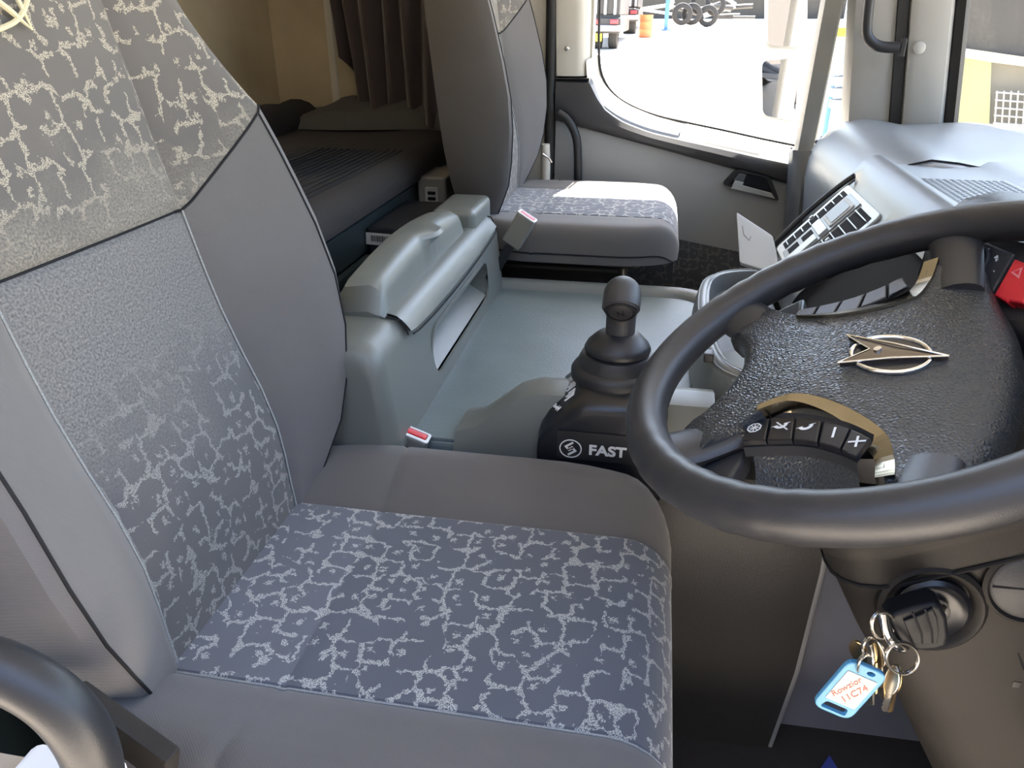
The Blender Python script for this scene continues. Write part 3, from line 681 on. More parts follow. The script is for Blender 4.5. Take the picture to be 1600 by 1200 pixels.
put('cloth', grid(P), mat('folded_cover_cloth', (.07, .07, .07), .9, bump=.4, bscale=120), bl2)
# black drawer under the bunk with a barcode sticker
drw = thing('storage_box', 'black metal storage box with a barcode sticker below the bunk edge', 'box', (-.49, 1.5, 0))
rbox('box_body', M['black_plastic'], drw, (-.548, 1.42, TZ - .06), (-.42, 1.67, .636), .006)
rbox('box_side', M['steel_dark'], drw, (-.552, .72, .30), (-.535, 1.41, .585), .003)
sM = frame(at_y(594, 374, 1.417), (1, 0, -.04), (0, 0, 1))
st = rbox('barcode_sticker', M['label'], drw, (-.029, -.012, 0), (.029, .012, .0008), 0, M=sM)
st['label'] = 'white barcode sticker'
x = -.019
for k in range(15):
    wd = (.0008, .0016, .0011, .0021)[k * 7 % 4]; rbox('bar', M['gloss_black'], st, (x, -.005, .0008), (x + wd, .007, .0011), 0, M=sM, smooth=False); x += wd + .0012
# socket block at the bunk end
soc = thing('socket_block', 'small beige power socket block at the end of the bunk', 'socket', (-.52, 1.8, .6))
rbox('case', M['beige_plastic'], soc, (-.548, 1.762, .52), (-.478, 1.90, .672), .008, 3)
sM = frame((-.512, 1.761, .622), (1, 0, 0), (0, 0, 1))
prism('socket_face', round_rect(-.016, -.026, .016, .026, .004), .004, M['grey_trim'], soc, M=sM, bev=.001)
for k in range(3): prism('socket_slot', round_rect(-.009, -.017 + .013 * k, .010, -.009 + .013 * k, .002), .0055, M['gloss_black'], soc, M=sM)

# curtain gathered at the side wall: draped folds
cur = thing('curtain', 'dark brown gathered curtain hanging beside the bunk', 'curtain', (-.75, 2.12, .8))
P = []
nu, nv = 60, 18
for k in range(nu + 1):
    f = k / nu; row = []
    for q in range(nv + 1):
        g = q / nv; z = 1.70 - g * (.925 + .03 * f - .035 * math.cos(f * 9) - .10 * max(0, 1 - f * 5))
        sw = .13 * math.sin(g * math.pi / 2) ** 2 * (1 - f) - .03 * math.sin(g * math.pi)
        x = -.93 + .36 * f + sw * .5 * (1 if f < .5 else .6)
        y = 2.155 - .03 * math.sin(f * 34 + 2.2 * g) * (.5 + .5 * (1 - g * .3)) - .02 * math.sin(f * 13 - g * 3) - .05 * g * f
        row.append((x, y, z))
    P.append(row)
o = put('drape', grid(P), M['curtain'], cur); solid(o, .004, 0)

# ------------------------------------------------------------------ gear shifter
sh = thing('gear_shifter', 'black gear selector with short bent knob and white lettering on its box', 'gear lever', (-.04, .93, TZ))
FY = .858
P = []
for k, (y, xl, xr, zt) in enumerate([(FY, -.119, .035, .548), (FY + .004, -.123, .039, .558), (FY + .018, -.124, .04, .568), (.93, -.122, .04, .578), (1.0, -.112, .035, .580), (1.02, -.105, .03, .572)]):
    dz = zt - .45
    P.append([(xl, y, .44), (xl - .001, y, .44 + dz * .50), (xl + .001, y, .44 + dz * .68), (xl + .010, y, .44 + dz * .80), (xl + .050, y, zt + .002), (xl + .060, y, zt + .008), (xr - .03, y, zt + .010), (xr - .012, y, zt + .004), (xr, y, zt - .012), (xr + .002, y, .44)])
put('housing', grid(P, closed=True, cap=True), M['gloss_black'], sh)
FMs = frame((-.045, FY - .0012, .513), (1, 0, 0), (0, 0, 1))
prism('name_plate', round_rect(-.052, -.021, .060, .020, .002), .0012, mat('plate_black', (.012, .013, .017), .5), sh, M=FMs)
FL = FMs @ Matrix.Translation((0, 0, .0016))
text('lettering', 'FAST', .0195, M['white_print'], sh, FL @ Matrix.Translation((.013, -.005, 0)) @ Matrix.Diagonal((1.12, 1, 1, 1)), bold=.0007)
em = Matrix.Translation((-.034, -.005, 0))
ring_prism('logo_ring', ellipse(.0145, .0135), ellipse(.0130, .0120), .0005, M['white_print'], sh, FL @ em)
def stroke(name, pts, wd, m, par, Mx, h=.0005):
    pts = [Vector(p) for p in pts]; Lf, Rt = [], []
    for i, p in enumerate(pts):
        d0 = (p - pts[i - 1]).normalized() if i else (pts[1] - p).normalized(); d1 = (pts[i + 1] - p).normalized() if i < len(pts) - 1 else d0
        nrm = Vector((-(d0 + d1).y, (d0 + d1).x)).normalized(); k = wd / 2 / max(.4, nrm.dot(Vector((-d0.y, d0.x)))); Lf.append(p + nrm * k); Rt.append(p - nrm * k)
    prism(name, Rt + Lf[::-1], h, m, par, M=Mx)
for sg in (1, -1):
    stroke('logo_stroke', [(sg * x, sg * y) for x, y in ((.0030, .0092), (-.0062, .0028), (-.0020, -.0022), (.0036, .0020))], .0027, M['white_print'], sh, FL @ em)
# shift pattern marks on the sloping left shoulder
Ms = frame((-.092, .915, .5610), (0, -1, 0), (.040, 0, .0376))
for k in range(3):
    for q in range(4):
        yy = -.044 + .030 * k + .0055 * q
        prism('shift_mark', round_rect(yy, .002 + .006 * k * .3 - .004 * (q % 2), yy + .0022, .014 + .006 * k * .3, .0006, 2), .0016, M['white_print'], sh, M=Ms)
text('shift_lettering', 'Limo(m)', .009, M['white_print'], sh, Ms @ Matrix.Translation((.034, -.012, .0005)) @ Matrix.Rotation(R(28), 4, 'Z'))
BC = Vector((-.030, .940, .583))
lathe('boot_base', [(.060, -.006), (.060, .004), (.056, .010), (.052, .012), (.050, .020), (.046, .028), (.030, .032), (0, .032)], M['black_plastic'], sh, 40, Matrix.Translation(BC))
lathe('boot_collar', [(.030, .026), (.0425, .031), (.0435, .035), (.040, .042), (.030, .052), (.0215, .057), (0, .057)], M['black_plastic'], sh, 40, Matrix.Translation(BC))
kp = spline([BC + Vector((.002, 0, .05)), BC + Vector((.002, 0, .070)), BC + Vector((.002, .001, .088)), BC + Vector((.002, -.002, .104)), BC + Vector((.002, -.014, .112)), BC + Vector((.002, -.028, .106)), BC + Vector((.002, -.036, .099))], 6)
nk = len(kp)
tube('knob', kp, [.019 + .0045 * max(0, min(1, (i - 8) / 12)) - (.002 if i > nk - 3 else 0) for i in range(nk)], M['dark_plastic'], sh, seg=28)
kd = Vector((0, -.8, -.55)).normalized(); KM = frame(BC + Vector((.002, -.0365, .0985)), (1, 0, 0), kd.cross(Vector((1, 0, 0))))
KM = Matrix.Translation(KM.translation) @ (Vector((0, 0, 1)).rotation_difference(kd)).to_matrix().to_4x4()
lathe('knob_ring', [(.0185, 0), (.0185, .003), (.016, .0035), (.0155, .001)], M['black_plastic'], sh, 32, KM)
lathe('knob_button', [(.0150, 0), (.0150, .0028), (.0135, .0036), (0, .0038)], M['dark_plastic'], sh, 32, KM)
text('button_letter', 'N', .013, M['thread_dark'], sh, KM @ Matrix.Translation((0, 0, .0042)) @ Matrix.Rotation(R(180), 4, 'Z') @ Matrix.Rotation(R(14), 4, 'Z'))

# ------------------------------------------------------------------ belt buckles
def buckle(name, label, top, down, wdir, red, wide=.030, leng=.07, group='belt buckles'):
    """top = middle of the release end, down = direction the body runs"""
    root = thing(name, label, 'belt buckle', tuple(Vector(top) + Vector(down).normalized() * leng), group)
    z = -Vector(down).normalized(); x = Vector(wdir); Mx = frame(top, x, z.cross(x)); 
    rbox('body', M['beige_plastic'], root, (-wide, -.0115, -leng), (wide, .0115, 0), .004, 3, Mx)
    ring_prism('rim', round_rect(-wide, -.0115, wide, .0115, .004), round_rect(-wide + .004, -.0065, wide - .004, .0085, .003), .002, M['white_print'], root, Mx)
    rbox('release_button', red, root, (-wide + .005, -.005, -.004), (wide - .005, .007, .003), .002, 2, Mx)
    rbox('tongue_slot', M['gloss_black'], root, (-wide + .009, -.0075, -.003), (wide - .011, -.0052, .0012), .0004, 1, Mx)
    rbox('stalk', M['black_plastic'], root, (-wide * .45, -.004, -leng - .10), (wide * .45, .004, -leng), .003, 2, Mx)
    return root
bt = at_y(642, 676, .895)
buckle('belt_buckle', 'bright red belt buckle standing behind the near seat cushion', bt, (-.42, .05, -.9), (.92, 0, -.34), M['red'], .028, .06)
bp_ = at_y(824, 338, 1.56)
buckle('belt_buckle', 'faded pink belt buckle beside the far seat cushion', bp_, (-.50, .10, -.86), (.86, -.12, -.5), M['pink'], .021, .072)
bar = thing('metal_bar', 'thin white metal bar between the near seat back and cushion', 'metal bar', tuple(at_y(522, 678, .90)))
a_, b_ = at_y(515, 671, .93), at_y(585, 728, .90)
rbox('rod', M['white_print'], bar, (0, -.003, -.002), ((b_ - a_).length, .003, .002), .001, 2, frame(a_, b_ - a_, (0, 0, 1)))
# belt anchor by the far pillar
anc = thing('belt_anchor', 'cream seat belt tower with chrome clip beside the far door', 'seat belt', (-.31, 2.14, .7))
tube('belt_sleeve', [at_y(852, 225, 2.12), at_y(853, 262, 2.12), at_y(852, 300, 2.12)], .012, M['cream_trim'], anc, seg=12)
tube('belt_clip', [at_y(848, 240, 2.10), at_y(858, 247, 2.10), at_y(862, 254, 2.10)], .0035, M['chrome'], anc, seg=8)

# ------------------------------------------------------------------ grab handles
gh = thing('grab_handle', 'curved black grab handle on the rear edge of the far door', 'grab handle', (-.25, DY, .6))
tube('grip', spline([at_y(u, v, DY - .035) for u, v in ((872, 176), (884, 184), (894, 198), (901, 218), (903, 245), (903, 285))], 5), .0115, M['black_plastic'], gh, seg=14)
gp = thing('grab_handle', 'black bent grab handle on the far windscreen pillar', 'grab handle', (.55, DY - .06, .9))
tube('grip', spline([at_y(u, v, DY - .075) for u, v in ((1362, -40), (1358, 0), (1354, 40), (1356, 58), (1368, 70), (1385, 74), (1404, 74))], 5), [.0125] * 26 + [.0125] * 5, M['black_plastic'], gp, seg=14)
fo = frame(at_y(1411, 74, DY - .06), (1, 0, 0), (0, 0, 1)); prism('foot', round_rect(-.008, -.021, .004, .021, .003), .012, M['black_plastic'], gp, bev=.002, M=fo)
gn = thing('grab_handle', 'thick black curved grab rail at the lower left beside the near seat', 'grab handle', (-.24, .22, .70))
hp = spline([at_y(u, v, .22) for u, v in ((-90, 1030), (-30, 1037), (25, 1058), (80, 1092), (122, 1138), (145, 1190), (152, 1260))], 6)
tube('rail', hp, .0135, M['black_plastic'], gn, seg=20)

# ------------------------------------------------------------------ steering wheel
wh = thing('steering_wheel', 'black leather steering wheel with chrome emblem and thumb buttons', 'steering wheel', (.194, .625, .767))
wn_ = Vector((-.439, -.073, .896)).normalized(); wa = Vector((0, 1, 0)).cross(wn_).normalized(); wb = wn_.cross(wa)
ROT = R(-22); wa2 = wa * math.cos(ROT) + wb * math.sin(ROT); wb2 = wn_.cross(wa2)
WM = Matrix((wa2, wb2, wn_)).transposed().to_4x4(); WM.translation = (.194, .625, .767)      # local x = towards the wheel's top, y = its left, z = out
def wp(a, b, h=0): return WM @ Vector((a, b, h))
RR = .205
path = [wp(RR * math.cos(t), RR * math.sin(t)) for t in [2 * math.pi * k / 120 for k in range(120)]]
rad = []
for k in range(120):
    d = 3 * k % 360; g = 0
    if 95 < d < 150 or 210 < d < 265: g = .0006 * math.sin((d - 95) * .75)
    rad.append(.0188 + g)
tube('rim', path, rad, M['wheel_leather'], wh, seg=20, closed=True, up=tuple(wn_))
half = [(.090, 0), (.089, .03), (.085, .06), (.078, .09), (.070, .118), (.064, .140), (.058, .158), (.022, .160), (.018, .140), (.011, .122), (.001, .097), (-.018, .081), (-.048, .068), (-.074, .070), (-.098, .088), (-.124, .110), (-.136, .118), (-.160, .084), (-.150, .070), (-.133, .040), (-.124, 0)]
full = half + [(a, -b) for a, b in half[-2:0:-1]]
ol = spline([(a, b, 0) for a, b in full], 5, closed=True)
def dome(a, b, t):
    q = a + .06
    return .003 - (.15 * q + .95 * q * q if q > 0 else .7 * q * q) - .45 * b * b + 4.2 * max(0, abs(b) - .09) ** 2 - .009 * max(0, (t - .92) / .08) ** 2
P = []
for t in (0, .12, .25, .38, .5, .62, .74, .84, .92, .97, 1.0):
    P.append([wp(p.x * t, p.y * t, dome(p.x * t, p.y * t, t)) for p in ol])
P.append([wp(p.x * 1.0, p.y * 1.0, dome(p.x, p.y, 1) - .012) for p in ol]); P.append([wp(p.x * .96, p.y * .96, dome(p.x, p.y, 1) - .020) for p in ol])
put('centre_pad', grid(P, closed=True), M['pad_leather'], wh)
# four spokes from pad to rim
def spoke(p0, p1, w0, w1, h0, h1, m=M['wheel_leather']):
    pts = spline([(p0[0], p0[1], h0), ((p0[0] + p1[0]) / 2, (p0[1] + p1[1]) / 2, (h0 + h1) / 2 - .003), (p1[0], p1[1], h1)], 5)
    P = []; d = Vector((p1[0] - p0[0], p1[1] - p0[1], 0)).normalized(); s_ = Vector((-d.y, d.x, 0)); n = len(pts)
    for i, p in enumerate(pts):
        f = i / (n - 1); w_ = w0 + (w1 - w0) * f + .010 * max(0, (f - .7) / .3) ** 2; hh = .011
        P.append([WM @ (p + s_ * w_ * math.cos(a) * (1 if True else 1) + Vector((0, 0, hh * math.sin(a)))) for a in [2 * math.pi * k / 16 for k in range(16)]])
    put('spoke', grid(P, closed=True, cap=True), m, wh)
for s_ in (1, -1):
    spoke((.040, s_ * .120), (.038, s_ * .203), .022, .023, -.030, -.003)
    spoke((-.112, s_ * .076), (-.166, s_ * .121), .026, .028, -.018, -.003)
    wp_ = [(-.152, .076), (-.100, .071), (-.096, .110), (-.104, .158), (-.152, .122)]
    prism('spoke_web', [(x, s_ * y) for x, y in (wp_ if s_ > 0 else wp_[::-1])][::-1], .014, M['wheel_leather'], wh, bev=.005, seg=3, M=WM @ Matrix.Translation((0, 0, -.036)), smooth=True)
    # seam collar on the lower spoke
    tube('spoke_seam', [wp(-.131 + d * .6, s_ * (.093 + d * .85 * -1), -.0095 + .0009 * (1 - abs(d) / .024)) for d in (-.022, -.011, 0, .011, .022)], .0012, M['thread_dark'], wh, seg=6)
    # satin strip round the thumb cut-out
    si = spline([(-.086, .072, 0), (-.060, .062, 0), (-.036, .066, 0), (-.010, .080, 0), (.012, .100, 0), (.021, .126, 0), (.027, .156, 0)], 5)
    so_ = spline([(-.086, .076, 0), (-.062, .069, 0), (-.040, .075, 0), (-.018, .089, 0), (.000, .108, 0), (.008, .128, 0), (.014, .156, 0)], 5)
    P = [[wp(i_.x, s_ * i_.y, max(-.0135, dome(i_.x, i_.y, .93) + .0035) - .004), wp(i_.x, s_ * i_.y, max(-.0135, dome(i_.x, i_.y, .93) + .0035)), wp(o_.x, s_ * o_.y, max(-.0155, dome(i_.x, i_.y, .93) + .0015)), wp(o_.x, s_ * o_.y, -.026)] for i_, o_ in zip(si, so_)]
    o = put('trim_strip', grid(P), M['bronze'], wh, False); o['label'] = 'satin metal trim strip'
    # thumb button bank
    U_ = spline([(-.098, .076, 0), (-.072, .074, 0), (-.046, .080, 0), (-.016, .094, 0), (.006, .112, 0)], 6)
    L_ = spline([(-.094, .106, 0), (-.068, .107, 0), (-.042, .111, 0), (-.018, .122, 0), (-.002, .134, 0)], 6)
    def UL(t, q):
        i = t * 24; k = min(23, int(i)); f = i - k; u = U_[k].lerp(U_[k + 1], f); l = L_[k].lerp(L_[k + 1], f); return u.lerp(l, q)
    P = [[wp(UL(k / 24, q).x, s_ * UL(k / 24, q).y, h) for q, h in ((-.14, -.008), (0, -.0115), (1, -.0135), (1.12, -.020))] for k in range(25)]
    put('button_bed', grid(P), M['black_plastic'], wh)
    # leather scoop below the buttons, running down behind the rim
    P = [[wp(UL(k / 24, 1.1).x + (-.004 if k < 2 else 0), s_ * (UL(k / 24, 1.1).y + d), h) for d, h in ((0, -.020), (.006, -.029), (.014, -.037), (.024, -.042), (.032, -.043))] for k in range(2, 25)]
    put('thumb_scoop', grid(P), M['pad_leather'], wh)
    for k in range(5):
        t0, t1 = k / 5 + .006, (k + 1) / 5 - .006; q = [(t0, .05), ((t0 + t1) / 2, .05), (t1, .05), (t1, .95), ((t0 + t1) / 2, .95), (t0, .95)]
        pts = [(UL(*x).x, s_ * UL(*x).y) for x in q]
        bt_ = prism('button', pts if s_ > 0 else pts[::-1], .005, M['gloss_black'], wh, bev=.0012, M=WM @ Matrix.Translation((0, 0, -.0130)))
        c_ = UL((t0 + t1) / 2, .42); cm = WM @ Matrix.Translation((c_.x, s_ * c_.y, -.0077)) @ Matrix.Rotation(R(-90), 4, 'Z')
        # marks read upright for the driver
        if s_ < 0:
            def bars(L): 
                for (x0, y0, x1, y1, t) in L:
                    d = Vector((x1 - x0, y1 - y0)); nrm = Vector((-d.y, d.x)).normalized() * t / 2
                    prism('mark', [(x0 + nrm.x, y0 + nrm.y), (x0 - nrm.x, y0 - nrm.y), (x1 - nrm.x, y1 - nrm.y), (x1 + nrm.x, y1 + nrm.y)], .0003, M['white_print'], bt_, M=cm)
            s5 = .0062
            if k == 4: bars([(-s5, 0, s5, 0, .0017), (0, -s5, 0, s5, .0017)])
            if k == 3: bars([(-s5, 0, s5, 0, .0018)])
            if k in (1, 2):
                arc = [(.0058 * math.cos(R(a)), .0058 * math.sin(R(a))) for a in range(-60, 101, 16)]; ar2 = [(.0030 * math.cos(R(a)), .0030 * math.sin(R(a))) for a in range(100, -61, -16)]
                arc = [(.0078 * math.cos(R(-66)), .0078 * math.sin(R(-66)))] + arc + [(.0078 * math.cos(R(106)), .0078 * math.sin(R(106)))]; ar2 = [(.0022 * math.cos(R(106)), .0022 * math.sin(R(106)))] + ar2 + [(.0022 * math.cos(R(-66)), .0022 * math.sin(R(-66)))]
                prism('mark', [(x - .002, y - .001) for x, y in arc + ar2], .0003, M['white_print'], bt_, M=cm)
                if k == 1: bars([(-.005, -.005, .006, .006, .0012)])
            if k == 0:
                oc = [(.0062 * math.cos(R(a + 22.5)), .0062 * math.sin(R(a + 22.5))) for a in range(0, 360, 45)]
                ring_prism('mark', oc, [(x * .82, y * .82) for x, y in oc], .0003, M['white_print'], bt_, cm)
                for a in range(0, 180, 45): bars([(-.0042 * math.cos(R(a)), -.0042 * math.sin(R(a)), .0042 * math.cos(R(a)), .0042 * math.sin(R(a)), .0008)])
# chrome emblem sunk in the pad: ring, needle and stud
ER = .0285
def ep(a, b, h=.0): return wp(.004 + a, b, dome(.004 + a, b, math.hypot(a, b) / .09) + .0015 + h)
tube('emblem_ring', [ep(ER * math.cos(t), ER * .92 * math.sin(t)) for t in [2 * math.pi * k / 48 for k in range(48)]], .0022, M['chrome'], wh, seg=10, closed=True, up=tuple(wn_))
def strip(name, pts, m, th=.002):
    V = [ep(a, b, th) for a, b in pts] + [ep(a, b, -.001) for a, b in pts]; n = len(pts)
    put(name, mesh(name, V, [tuple(range(n))] + [(i, i + n, (i + 1) % n + n, (i + 1) % n) for i in range(n)]), m, wh, False)
strip('emblem_well', [(ER * .98 * math.cos(R(a)), ER * .9 * math.sin(R(a))) for a in range(0, 360, 12)], M['gloss_black'], .0002)
strip('emblem_needle', [(.040, 0), (-.034, .021), (-.014, 0)], M['dark_metal'], .003)
strip('emblem_needle', [(.040, 0), (-.014, 0), (-.034, -.021)], M['dark_metal'], .0036)
for sg in (1, -1):
    tube('needle_edge', [ep(.041, 0, .0034), ep(.003, sg * .0105, .0036), ep(-.035, sg * .0215, .0034)], .0009, M['chrome'], wh, seg=8)
    tube('needle_edge', [ep(-.035, sg * .0215, .0034), ep(-.014, 0, .0038)], .0007, M['chrome'], wh, seg=8)
tube('emblem_stud', [ep(-.008, 0, .001), ep(-.008, 0, .005)], .0032, M['chrome'], wh, seg=12)
# hub under the pad
put('hub', grid([[wp(r_ * math.cos(t), r_ * math.sin(t), h) for t in [2 * math.pi * k / 32 for k in range(32)]] for r_, h in ((.085, -.05), (.085, -.075), (.065, -.10), (.06, -.12))], closed=True, cap=True), M['black_plastic'], wh)

# ------------------------------------------------------------------ steering column
col = thing('steering_column', 'brown-black plastic steering column shroud holding the ignition lock', 'steering column', (.45, .66, 0))
ax = Vector((-.439, 0, .898)); cx_ = Vector((.898, 0, .439))
base = Vector((.215, .640, .700))
def csec(d, wx0, wx1, wy0, wy1, r):
    o_ = base - ax * d; return [o_ + cx_ * p[0] + Vector((0, p[1], 0)) for p in round_rect(wx0, wy0, wx1, wy1, r, 5)]
put('upper_shroud', grid([csec(.015, -.075, .16, -.085, .09, .05), csec(.035, -.088, .19, -.105, .11, .055), csec(.055, -.094, .21, -.112, .115, .055), csec(.062, -.094, .21, -.112, .115, .055), csec(.066, -.086, .2, -.104, .11, .05)], closed=True, cap=True), M['column'], col)
put('collar', grid([csec(.064, -.088, .2, -.106, .11, .05), csec(.090, -.090, .21, -.108, .11, .05)], closed=True), M['column'], col)
tube('collar_groove', [p + Vector((0, -.0008, 0)) for p in csec(.091, -.090, .21, -.108, .11, .05)], .0018, M['thread_dark'], col, seg=6, closed=True)
shroud = put('lower_shroud', grid([csec(.090, -.088, .22, -.104, .11, .045), csec(.16, -.084, .24, -.104, .11, .04), csec(.26, -.074, .25, -.100, .11, .04), csec(.40, -.066, .26, -.09, .11, .04), csec(.60, -.06, .27, -.08, .11, .04), csec(.72, -.06, .27, -.075, .11, .04)], closed=True, cap=True), M['column'], col)
# near face plane of the shroud for the lock
def on_shroud(u, v, y=.535): return at_y(u, v, y)
lk = on_shroud(1456, 952, .530); ld = Vector((-.05, -.99, .08)).normalized()
LM = Matrix.Translation(lk) @ Vector((0, 0, 1)).rotation_difference(ld).to_matrix().to_4x4()
lathe('lock_surround', [(.041, -.012), (.0405, 0), (.037, .0035), (.034, .002), (.030, -.006), (.026, -.009)], M['column'], col, 40, LM)
lathe('lock_bezel', [(.0285, -.008), (.0285, .002), (.025, .0045), (.022, .002), (.018, 0), (0, 0)], M['gloss_black'], col, 36, LM)
lathe('lock_cylinder', [(.0125, 0), (.0125, .004), (.011, .005), (0, .005)], M['chrome'], col, 28, LM)
rbox('key_slot', M['gloss_black'], col, (-.002, -.006, .004), (.002, .006, .0056), .0004, 1, LM)
# adjuster dial near the right edge
dk = on_shroud(1606, 915, .532); DM = Matrix.Translation(dk) @ Vector((0, 0, 1)).rotation_difference(Vector((-.1, -.98, .15)).normalized()).to_matrix().to_4x4()
lathe('adjuster_rim', [(.032, -.01), (.032, .004), (.029, .006), (.027, .003)], M['column'], col, 36, DM)
lathe('adjuster_dial', [(.0265, 0), (.0265, .004), (.024, .006), (0, .0065)], M['dark_plastic'], col, 36, DM)
rbox('dial_line', M['thread_dark'], col, (-.026, -.0007, .006), (.026, .0007, .0069), .0002, 1, DM)
# moulding joints
tube('shroud_joint', [on_shroud(u, v, .5385) for u, v in ((1588, 985), (1583, 1000), (1600, 1045))], .0015, M['thread_dark'], col, seg=6)
rbox('screw_hole', M['gloss_black'], col, (-.003, -.003, -.001), (.003, .003, .0015), 0, 1, frame(on_shroud(1587, 1068, .5395), (1, 0, 0), (0, 0, 1)))

# ------------------------------------------------------------------ ignition key, rings, keys and tag
ky = lk + ld * .004
fob = thing('key_fob', 'black ribbed car key fob plugged into the ignition lock', 'key', tuple(ky))
yF = .50
def fp(u, v, y=yF): return at_y(u, v, y)
fob_out = [fp(u, v) for u, v in ((1383, 962), (1392, 952), (1430, 940), (1456, 935), (1468, 941), (1477, 958), (1480, 985), (1476, 1002), (1460, 1008), (1430, 1010), (1405, 1002), (1396, 988))]
fc = sum(fob_out, Vector()) / len(fob_out); FB = frame(fc, fp(1470, 975) - fp(1390, 980), Vector((0, 0, 1)))
lo2 = [(FB.inverted() @ p).xy for p in fob_out][::-1]
prism('fob_case', lo2, .006, M['fob'], fob, bev=.004, seg=3, M=FB, back=.012, smooth=True)
gp_ = [fp(u, v, yF - .006) for u, v in ((1411, 968), (1440, 955), (1456, 948), (1463, 962), (1466, 985), (1463, 1002), (1445, 1004), (1425, 1002))]
prism('grip_pad', [(FB.inverted() @ p).xy for p in gp_][::-1], .009, M['fob'], fob, bev=.0015, M=FB, smooth=True)
for u0, v0, u1, v1, u2, v2 in ((1426, 957, 1440, 990, 1441, 1005), (1445, 951, 1456, 985, 1457, 1004)): tube('rib', [fp(u0, v0, yF - .0155), fp(u1, v1, yF - .0155), fp(u2, v2, yF - .015)], .0008, M['thread_dark'], fob, seg=6)
rbox('key_blade', M['steel'], fob, (-.0012, -.004, 0), (.0012, .004, .030), .0004, 1, Matrix.Translation(lk) @ Vector((0, 0, 1)).rotation_difference(Vector((-.45, -.85, .1)).normalized()).to_matrix().to_4x4())
tube('fob_loop', spline([fp(1380, 957, yF - .006), fp(1385, 985, yF - .010), fp(1398, 1006, yF - .010), fp(1412, 1012, yF - .004)], 4), .0042, M['chrome'], fob, seg=12)
def kring(name, label, c, r_px_x, r_px_y, tilt, y, wire=.0011, dy=0.0, grp='key rings'):
    t_ = thing(name, label, 'key ring', tuple(fp(*c, y)), grp); pts = []
    for k in range(40):
        a = 2 * math.pi * k / 40; u, v = r_px_x * math.cos(a), r_px_y * math.sin(a)
        pts.append(fp(c[0] + u * math.cos(tilt) - v * math.sin(tilt), c[1] + u * math.sin(tilt) + v * math.cos(tilt), y + dy * math.cos(a)))
    tube('wire', pts, wire, M['steel'], t_, seg=8, closed=True)
    tube('wire', [p + Vector((0, -.0018, .0004)) for p in pts], wire, M['steel'], t_, seg=8, closed=True); return t_
kring('key_ring', 'small steel split ring looped through the fob end', (1378, 975), 17, 21, .15, yF - .01, dy=.008)
kring('key_ring', 'large steel split ring hanging below the fob', (1409, 1027), 25, 24, .4, yF - .012, dy=.006)
kring('key_ring', 'narrow steel ring holding the left bunch of keys', (1358, 1008), 10, 15, .5, yF - .010, dy=.012)
kring('key_ring', 'oval steel ring through the key tag', (1349, 1036), 8, 16, .45, yF - .012, dy=.008)
def key(label, head, tip, hr=.0105, brass=False, flat=1.0):
    t_ = thing('door_key', label, 'key', tuple(head), 'keys on the ring'); d = (Vector(tip) - Vector(head)); x = d.normalized()
    Mx = frame(head, x, Vector((.3 * flat, -.2, .1)) if abs(x.z) > .9 else Vector((0, 0, 1)))
    m = mat('key_brass_%d' % len(bpy.data.materials), (.62, .46, .25), .3, 1) if brass else M['steel']
    prism('bow', ellipse(hr * 1.15, hr * flat, 24), .0022, m, t_, bev=.0006, M=Mx)
    L_ = d.length; teeth = [(hr * .9, -.0026)]
    for k in range(6):
        xx = hr + (L_ - hr) * (k + .5) / 6.5; teeth += [(xx, -.0026), (xx + .001, -.0012 - .0008 * (k % 2)), (xx + .0022, -.0026)]
    prism('blade', teeth + [(L_, 0), (L_ - .003, .0028), (hr * .9, .0028)], .0018, m, t_, M=Mx)
    return t_
key('brass key hanging leftmost behind the tag', fp(1344, 1018, yF), fp(1354, 1086, yF + .004), .011, True, .75)
key('steel key at the front of the left bunch', fp(1362, 1024, yF - .01), fp(1362, 1102, yF - .012), .009, False, .35)
key('long steel key right of the left bunch', fp(1373, 1020, yF - .004), fp(1380, 1092, yF - .004), .012, False, .55)
key('brass key standing edge-on in the left bunch', fp(1367, 1020, yF - .006), fp(1367, 1084, yF - .006), .009, True, .3)
key('steel cabinet key on the large ring', fp(1396, 1062, yF - .01), fp(1383, 1111, yF - .012), .0125, False, .5)
key('second steel cabinet key on the large ring', fp(1400, 1060, yF - .004), fp(1390, 1112, yF - .006), .012, True, .5)
tg = thing('key_tag', 'pale blue plastic key tag with handwritten white label', 'key tag', tuple(fp(1327, 1072)))
TM = frame(fp(1327, 1073, yF - .014), fp(1341, 1078, yF - .014) - fp(1313, 1066, yF - .014), fp(1338, 1042, yF - .014) - fp(1318, 1104, yF - .014))
o = prism('tag_frame', rounded([(-.0165, -.029), (.0165, -.029), (.0165, .0275), (-.0165, .0275)], .009), .004, M['tag_blue'], tg, bev=.0012, M=TM)
c1 = prism('cutter', rounded([(-.011, -.026), (.011, -.026), (.0095, -.0185), (-.0095, -.0185)], .0025), .02, None, M=TM, back=.02)
c2 = prism('cutter', ellipse(.0035, .0022, 16, (.004, .0225)), .02, None, M=TM, back=.02)
cut(o, [c1, c2]); o.data.materials.clear(); o.data.materials.append(M['tag_blue'])
prism('paper_label', round_rect(-.0125, -.0155, .0125, .0175, .001), .0006, M['label'], tg, M=TM @ Matrix.Translation((0, 0, .004)))
TL = TM @ Matrix.Translation((0, 0, .0048)) @ Matrix.Rotation(R(68), 4, 'Z')
text('handwriting', 'Rowzior', .0078, M['ink_red'], tg, TL @ Matrix.Translation((0, .0055, 0)), h=.0001, shear=.2)
text('handwriting', '11C74', .0088, M['ink_red'], tg, TL @ Matrix.Translation((0, -.004, 0)), h=.0001, shear=.2)

# ------------------------------------------------------------------ dashboard
da = thing('dashboard', 'grey wraparound dashboard with centre air vents and passenger pod', 'dashboard', (.6, 1.2, .3))
